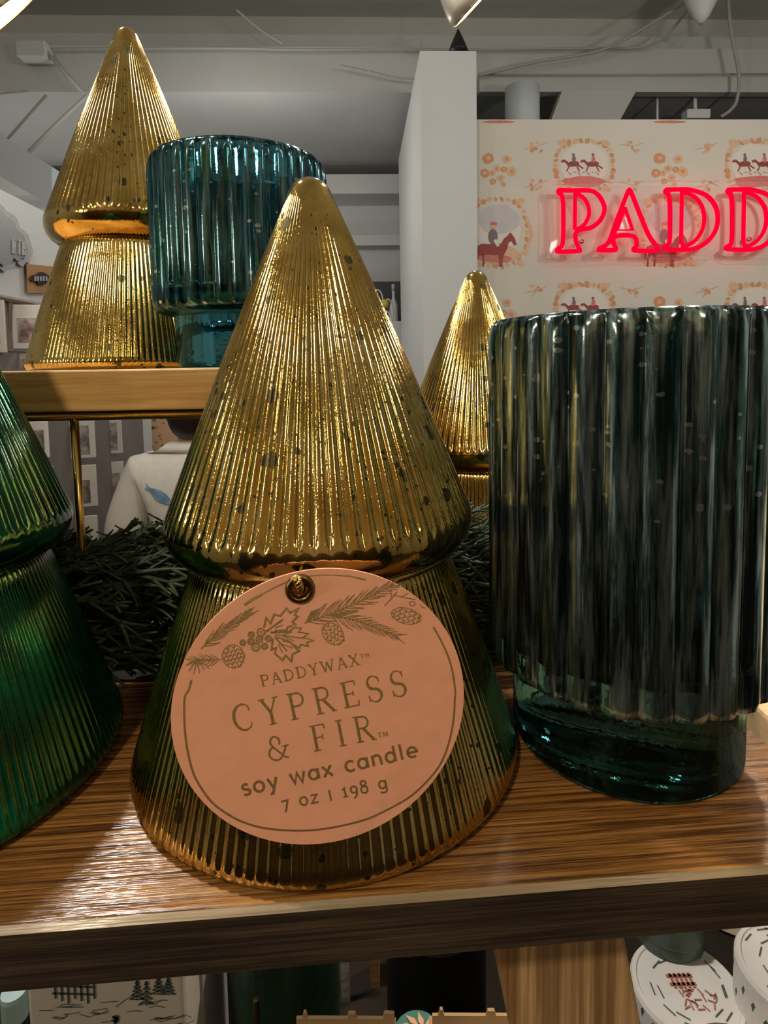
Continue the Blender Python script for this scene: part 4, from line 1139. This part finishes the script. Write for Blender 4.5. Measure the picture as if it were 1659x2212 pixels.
skin_mesh('hair', J4, [(i, i + 1) for i in range(4)], HAIR)
for s_ in (-1, 1):
    MB().lathe([(.001, -.009), (.008, -.005), (.010, 0), (.008, .005), (.001, .009)], 12, c=pp(s_ * .030, .098, 1.535)).build('eye', mat('eye_dark', (.05, .03, .02), .2), per, smooth=True, local=True)
    J5 = None
MB().box(pp(0, .112, 1.452), (.042 * k, .012 * k, .010 * k), (fx, fy, zax)).build('mouth', mat('lips', (.45, .16, .14), .5), per, local=True, bevel=.004)
for s_ in (-1, 1):
    MB().box(pp(s_ * .11, .06, .03), (.09 * k, .26 * k, .058 * k), (fx, fy, zax)).build('shoe', DARK, per, local=True, bevel=.02, seg=3)
# fish printed on the back of the sweater
fish_o = [(300, 1048), (304, 1058), (313, 1060), (322, 1062), (334, 1066), (346, 1074), (356, 1086), (360, 1100), (350, 1098), (338, 1094), (326, 1088), (318, 1078), (311, 1066), (300, 1062), (306, 1056)]
FISH = pic_mat('fish_blue', (.10, .20, .30), (.22, .36, .48), 4)
fb = MB(); cz = (328, 1076)
tri = 14
pts = [atb(u, v, 1.93) for u, v in fish_o]
n = len(pts); cc = atb(*cz, 1.93)
vs = [cc]; fs = []
for ring_ in range(1, 5):
    for p in pts: vs.append(cc + (p - cc) * ring_ / 4)
for i in range(n): fs.append((0, 1 + i, 1 + (i + 1) % n))
for r_ in range(3):
    for i in range(n): fs.append((1 + r_ * n + i, 1 + (r_ + 1) * n + i, 1 + (r_ + 1) * n + (i + 1) % n, 1 + r_ * n + (i + 1) % n))
fish = fb.add(vs, fs).build('fish_print', FISH, per)
sh_ = fish.modifiers.new('wrap', 'SHRINKWRAP'); sh_.target = sw; sh_.wrap_method = 'PROJECT'; sh_.use_project_x = False
sh_.use_project_y = True; sh_.use_positive_direction = True; sh_.use_negative_direction = True; sh_.offset = .004; sh_.wrap_mode = 'ABOVE_SURFACE'

# ------------------------------------------------------------------ right of the shelf and below it
PALE = wood('pale_board', (.42, .27, .13), (.58, .40, .21), (.68, .50, .30), .6, .5, 0, 'x', .1, .3)
sdt = thing('side_table', 'pale wooden table just beyond the right end of the dark shelf', 'table', (.60, .42, FLOOR_Z))
MB().box((.42, .42, -.045), (.54, .46, .02)).build('table_top', PALE, sdt, bevel=.002)
MB().box((.64, .42, (-.055 + FLOOR_Z) / 2), (.06, .34, -.055 - FLOOR_Z)).build('pedestal', PALE, sdt, bevel=.002)
LOW = -.46
lows = thing('lower_cabinet', 'dark cabinet under the stand, holding boxes and tins', 'cabinet', (-.1, .52, FLOOR_Z))
CREAMB = paint('dark_board', (.02, .015, .011), .1, 5, .9)
CREAMB.node_tree.nodes['Principled BSDF'].inputs['Specular IOR Level'].default_value = .1
MB().box((-.1, .52, LOW - .012), (1.3, .85, .024)).build('cabinet_top', CREAMB, lows, bevel=.002)
MB().box((-.1, .53, (LOW - .024 + FLOOR_Z) / 2), (1.24, .80, LOW - .024 - FLOOR_Z)).build('cabinet_body', CREAMB, lows, bevel=.002)
def px_w(px, Y): return px * Y / F_PX
def sketch_mat(): return paint('sketch_ink', (.05, .075, .065), .1, 80)
INK = sketch_mat(); REDINK = paint('red_sketch_ink', (.36, .12, .08), .1, 80)
TOILE = paint('toile_white', (.62, .59, .54), .03, 20, .6)
# white box with pine trees drawn on it
Yb = .36
x0 = at(56, 2140, Yb).x; x1 = at(398, 2140, Yb).x
tb = thing('toile_box', 'white box with small ink pine trees under the left of the dark shelf', 'box', ((x0 + x1) / 2, Yb + .04, LOW))
zt_ = at(220, 1990, Yb).z
MB().box(((x0 + x1) / 2, Yb + .045, (LOW + zt_) / 2), (x1 - x0, .09, zt_ - LOW)).build('box_body', TOILE, tb, bevel=.003)
ik = MB()
def inkline(pts, wpx, Y=Yb):
    for (u0, v0), (u1, v1) in zip(pts, pts[1:]):
        L = math.hypot(u1 - u0, v1 - v0) or 1; nx, ny = -(v1 - v0) / L * wpx / 2, (u1 - u0) / L * wpx / 2
        ik.poly([at(u, v, Y - .0008) for u, v in ((u0 + nx, v0 + ny), (u0 - nx, v0 - ny), (u1 - nx, v1 - ny), (u1 + nx, v1 + ny))])
for (tx, ty, hh) in ((296, 2160, 42), (316, 2172, 52), (342, 2148, 40), (363, 2148, 36)):
    for q in range(5):
        yy = ty - hh + hh * q / 5; ww = 4 + q * 3.0
        inkline([(tx - ww, yy + 8), (tx, yy), (tx + ww, yy + 8)], 3.2)
        inkline([(tx - ww * .7, yy + 8), (tx + ww * .7, yy + 7)], 1.6)
    inkline([(tx, ty - hh), (tx, ty + 2)], 2)
for q in range(7): inkline([(118 + q * 14, 2122 + (q % 2) * 3), (120 + q * 14, 2158 + (q % 3) * 5)], 4)
for yy in (2130, 2146): inkline([(112, yy), (206, yy + 3)], 4)
for q in range(26):
    u, v = random.uniform(75, 385), random.uniform(2160, 2212)
    inkline([(u, v), (u + random.uniform(10, 26), v - random.uniform(-6, 8)), (u + random.uniform(28, 44), v - random.uniform(0, 6))], 1.3)
inkline([(250, 2176), (270, 2160), (290, 2150)], 1.4)
for q in range(14): inkline([(238 + random.uniform(0, 18), 2192 + random.uniform(0, 18)), (242 + random.uniform(0, 18), 2196 + random.uniform(0, 18))], 3)
ik.build('ink_drawing', INK, tb)
def jar(name, label, cat, u, v_top, wpx, Y, m_body, m_lid=None, lid_h=.0, group=None, zbase=LOW):
    R = wpx / 2 * Y / F_PX
    top = at(u, v_top, Y); c = Vector((top.x, Y, zbase)); H_ = top.z - zbase
    t = thing(name, label, cat, c, group)
    MB().lathe([(R * .94, 0), (R, .004), (R, H_ - lid_h - .002), (R * .97, H_ - lid_h)], 40, c=c).build('jar_body', m_body, t, smooth=False)
    if m_lid:
        MB().lathe([(R * 1.03, H_ - lid_h), (R * 1.05, H_ - lid_h + .002), (R * 1.05, H_ - .003), (R * 1.0, H_), (.0005, H_ + .0003)], 40, c=c).build('lid', m_lid, t)
    return t, c, R, H_
DGREEN = paint('deep_green', (.012, .035, .02), .2, 30, .3)
BLACK = mat('black_glass', (.004, .004, .004), .4, 0, **{'Specular IOR Level': .15})
TEALJ = paint('pale_teal', (.30, .42, .40), .05, 20, .3)
jar('candle_jar', 'dark teal jar at the bottom left corner under the shelf', 'jar', 30, 2140, 54, .40, BLACK, TEALJ, .02)
tag(MB().box(at(-10, 2170, .62) - Vector((0, 0, .08)), (.10, .05, .36)).build('pink_card', paint('pink_card', (.68, .40, .44), .05, 10)), 'pink card behind the jar at the bottom left corner', 'card')
c = at(440, 2140, .42)
tag(MB().box((c.x, c.y, (LOW + c.z + .06) / 2), (px_w(62, .42), .06, c.z + .06 - LOW)).build('grey_carton', paint('grey_carton', (.40, .38, .38), .12, 14)), 'grey carton standing between the toile box and the green canister', 'carton')
tag(MB().box((at(770, 2100, .74).x, .74, LOW + .20), (px_w(720, .74), .05, .40)).build('dark_gap_backing', BLACK), 'wide black backing added to darken the gap behind the canister and jars', 'carton')  # dark box added so the gap between the jars stays black
t, c, R, H_ = jar('green_canister', 'deep green canister under the shelf below the front gold tree', 'canister', 609, 1960, 256, .42, DGREEN)
MB().tube([c + Vector((-R * .3, -R * .96, .02)), c + Vector((-R * .3, -R * .96, H_ - .03))], .002, 6).build('seam', BRASS_DARK, t)
jar('candle_jar', 'dark jar with a round green lid right of the green canister', 'jar', 770, 2072, 70, .56, BLACK, DGREEN, .03)
tag(MB().box(at(748, 2180, .50), (px_w(20, .5), .004, .20)).build('white_tag', TOILE), 'small white tag standing beside the deep green canister', 'tag card')
tag(MB().box(at(811, 2150, .52), (px_w(22, .52), .02, .30)).build('wooden_slat', PINE), 'honey coloured upright wooden slat between two dark jars', 'slat')
jar('candle_jar', 'big black cylinder jar beside the slanted wooden leg', 'jar', 940, 1960, 230, .44, BLACK)
t, c, R, H_ = jar('round_tin', 'green tin with copper leaf pattern low in front of the black jar', 'tin', 902, 2238, 116, .36, DGREEN, paint('patterned_green_lid', (.02, .10, .075), .2, 60), .02)
lp = MB()
for q in range(10):
    a = 2 * PI * q / 10; p = c + Vector((R * .55 * math.cos(a), R * .55 * math.sin(a), H_ + .0012)); d = Vector((math.cos(a + .6), math.sin(a + .6), 0)); e_ = Vector((-d.y, d.x, 0))
    lp.poly([p - d * .005, p + e_ * .002, p + d * .006, p - e_ * .002])
lp.build('leaf_pattern', paint('copper_ink', (.45, .22, .12), .1, 60), t)
KRAFT = paint('kraft_card', (.55, .36, .18), .06, 30, .7)
for lab, x0, x1, v in (('kraft card tray at the bottom edge below the wooden slat', 640, 852, 2201), ('kraft card tray at the bottom edge in front of the slanted leg', 934, 1158, 2195)):
    Y = .26; p0, p1 = at(x0, v, Y), at(x1, v - 4, Y); zt_ = p0.z
    t = thing('card_tray', lab, 'tray', ((p0.x + p1.x) / 2, Y + .03, LOW), 'kraft trays under the shelf')
    front_ = []
    W = p1.x - p0.x
    prof = [(0, 0), (.06, 0), (.075, .003), (.10, .003), (.115, 0), (.52, -.0005), (.535, .002), (.60, .002), (.615, -.0005), (.88, -.001), (.90, .002), (1, .0015)]
    for sx_, z_ in prof: front_.append(Vector((p0.x + W * sx_, Y, zt_ + z_)))
    vs = front_ + [Vector((p1.x, Y, LOW)), Vector((p0.x, Y, LOW))]; n = len(vs)
    MB().add(vs + [q + Vector((0, .0015, 0)) for q in vs], [tuple(range(n - 1, -1, -1)), tuple(range(n, 2 * n))] + [(i, (i + 1) % n, n + (i + 1) % n, n + i) for i in range(n)]).build('front_panel', KRAFT, t)
    MB().box(((p0.x + p1.x) / 2, Y + .012, zt_ - .03), (W, .0015, .001)).build('back_panel', KRAFT, t)
    for xx in (p0.x, p1.x): MB().box((xx, Y + .006, (zt_ + LOW) / 2 - .004), (.0015, .012, zt_ - LOW - .02)).build('side_panel', KRAFT, t)
# white tins at the right
def tin(label, u, v, wpx, Y, hgt, lidm, tilt=0, group='tins under the shelf', red=False, bodym=None):
    p = at(u, v, Y); R = wpx / 2 * Y / F_PX
    c = Vector((p.x, Y, p.z - hgt))
    t = thing('candle_tin', label, 'tin', c, group)
    MB().lathe([(R * .93, 0), (R * .97, .003), (R * .97, hgt * .6)], 48, c=c).build('tin_body', bodym or TOILE, t)
    MB().lathe([(R, hgt * .55), (R * 1.01, hgt * .56), (R * 1.01, hgt - .003), (R * .97, hgt), (R * .90, hgt), (R * .88, hgt - .0012), (.0005, hgt - .0012)], 48, c=c).build('lid', lidm, t)
    sk = MB()
    for q in range(20):
        a = random.uniform(0, 2 * PI); r_ = R * random.uniform(.5, .85)
        b0 = c + Vector((r_ * math.cos(a), r_ * math.sin(a), hgt - .0006)); d = Vector((math.cos(a + 1.5), math.sin(a + 1.5), 0)) * R * .12; e_ = Vector((-d.y, d.x, 0)).normalized() * .0005
        sk.poly([b0 - d - e_, b0 + d - e_, b0 + d + e_, b0 - d + e_])
    for q in range(26):
        a = 2 * PI * q / 26; z_ = hgt * random.uniform(.62, .9)
        sk.add([c + Vector((R * 1.012 * math.cos(a + d_), R * 1.012 * math.sin(a + d_), z_ + e_)) for d_, e_ in ((0, 0), (.05, .004), (.09, .002), (.04, -.004))], [(0, 1, 2, 3)])
    sk.build('lid_drawing', INK, t)
    if red:
        rd = MB()
        for q in range(5):
            b0 = c + Vector((-R * .22 + q * R * .09, R * .12, hgt - .0005)); rd.box(b0, (.0022, R * .28, .0004))
        for q in range(2): rd.box(c + Vector((-R * .05, R * (.05 + .16 * q), hgt - .0005)), (R * .5, .0022, .0004))
        for q in range(24):
            b0 = c + Vector((random.uniform(-.2, .45) * R, random.uniform(-.42, -.02) * R, hgt - .0005)); rd.box(b0, (R * .13, .0009, .0004), (Vector((math.cos(q), math.sin(q), 0)), Vector((-math.sin(q), math.cos(q), 0)), zax))
        rd.build('red_drawing', REDINK, t)
    return t, c, R
t1, c1, R1 = tin('white tin with a red sketch on its lid right of the slanted wooden leg', 1484, 2130, 246, .44, .05, TOILE, red=True)
zt1 = c1.z + .05 - .0012
q2 = onz(1440, 2012, zt1)
GT = paint('green_tin', (.045, .075, .055), .08, 20, .35)
u2 = 796
pv = q2 + Vector((0, 0, .030))
t2 = thing('candle_tin', 'dark green tin with a pale drawn top stacked on the white tin', 'tin', q2, 'tins under the shelf')
R2 = 82 * q2.y / F_PX
MB().lathe([(R2 * .93, 0), (R2 * .97, .002), (R2 * .97, .015)], 48, c=q2).build('tin_body', GT, t2)
MB().lathe([(R2, .012), (R2 * 1.01, .013), (R2 * 1.01, .028), (R2 * .97, .030), (R2 * .92, .030), (R2 * .9, .029), (.0005, .029)], 48, c=q2).build('lid', GT, t2)
MB().lathe([(R2 * .90, .0292), (.0005, .0294)], 40, c=q2).build('lid_label', TOILE, t2)
t3, c3, R3 = tin('white toile tin cut off by the right edge at the bottom', 1720, 2090, 250, .42, .12, TOILE)
tag(MB().lathe([(.05, 0), (.055, .004), (.055, .16), (.05, .165), (.0005, .166)], 40, c=(at(1575, 2010, .60).x, .60, LOW)).build('cream_jar', paint('cream_jar', (.70, .62, .46), .03, 10, .3)), 'plain cream jar behind the tins at the bottom right', 'jar')
gy = at(1610, 2318, .30)
tag(MB().lathe([(.001, 0), (.026, .002), (.029, .006), (.029, .012), (.022, .018), (.001, .02)], 32, c=(gy.x, gy.y, gy.z - .016)).build('grey_tin', paint('grey_tin', (.45, .44, .42), .08, 60)), 'low grey tin at the bottom edge in front of the white tin', 'tin')
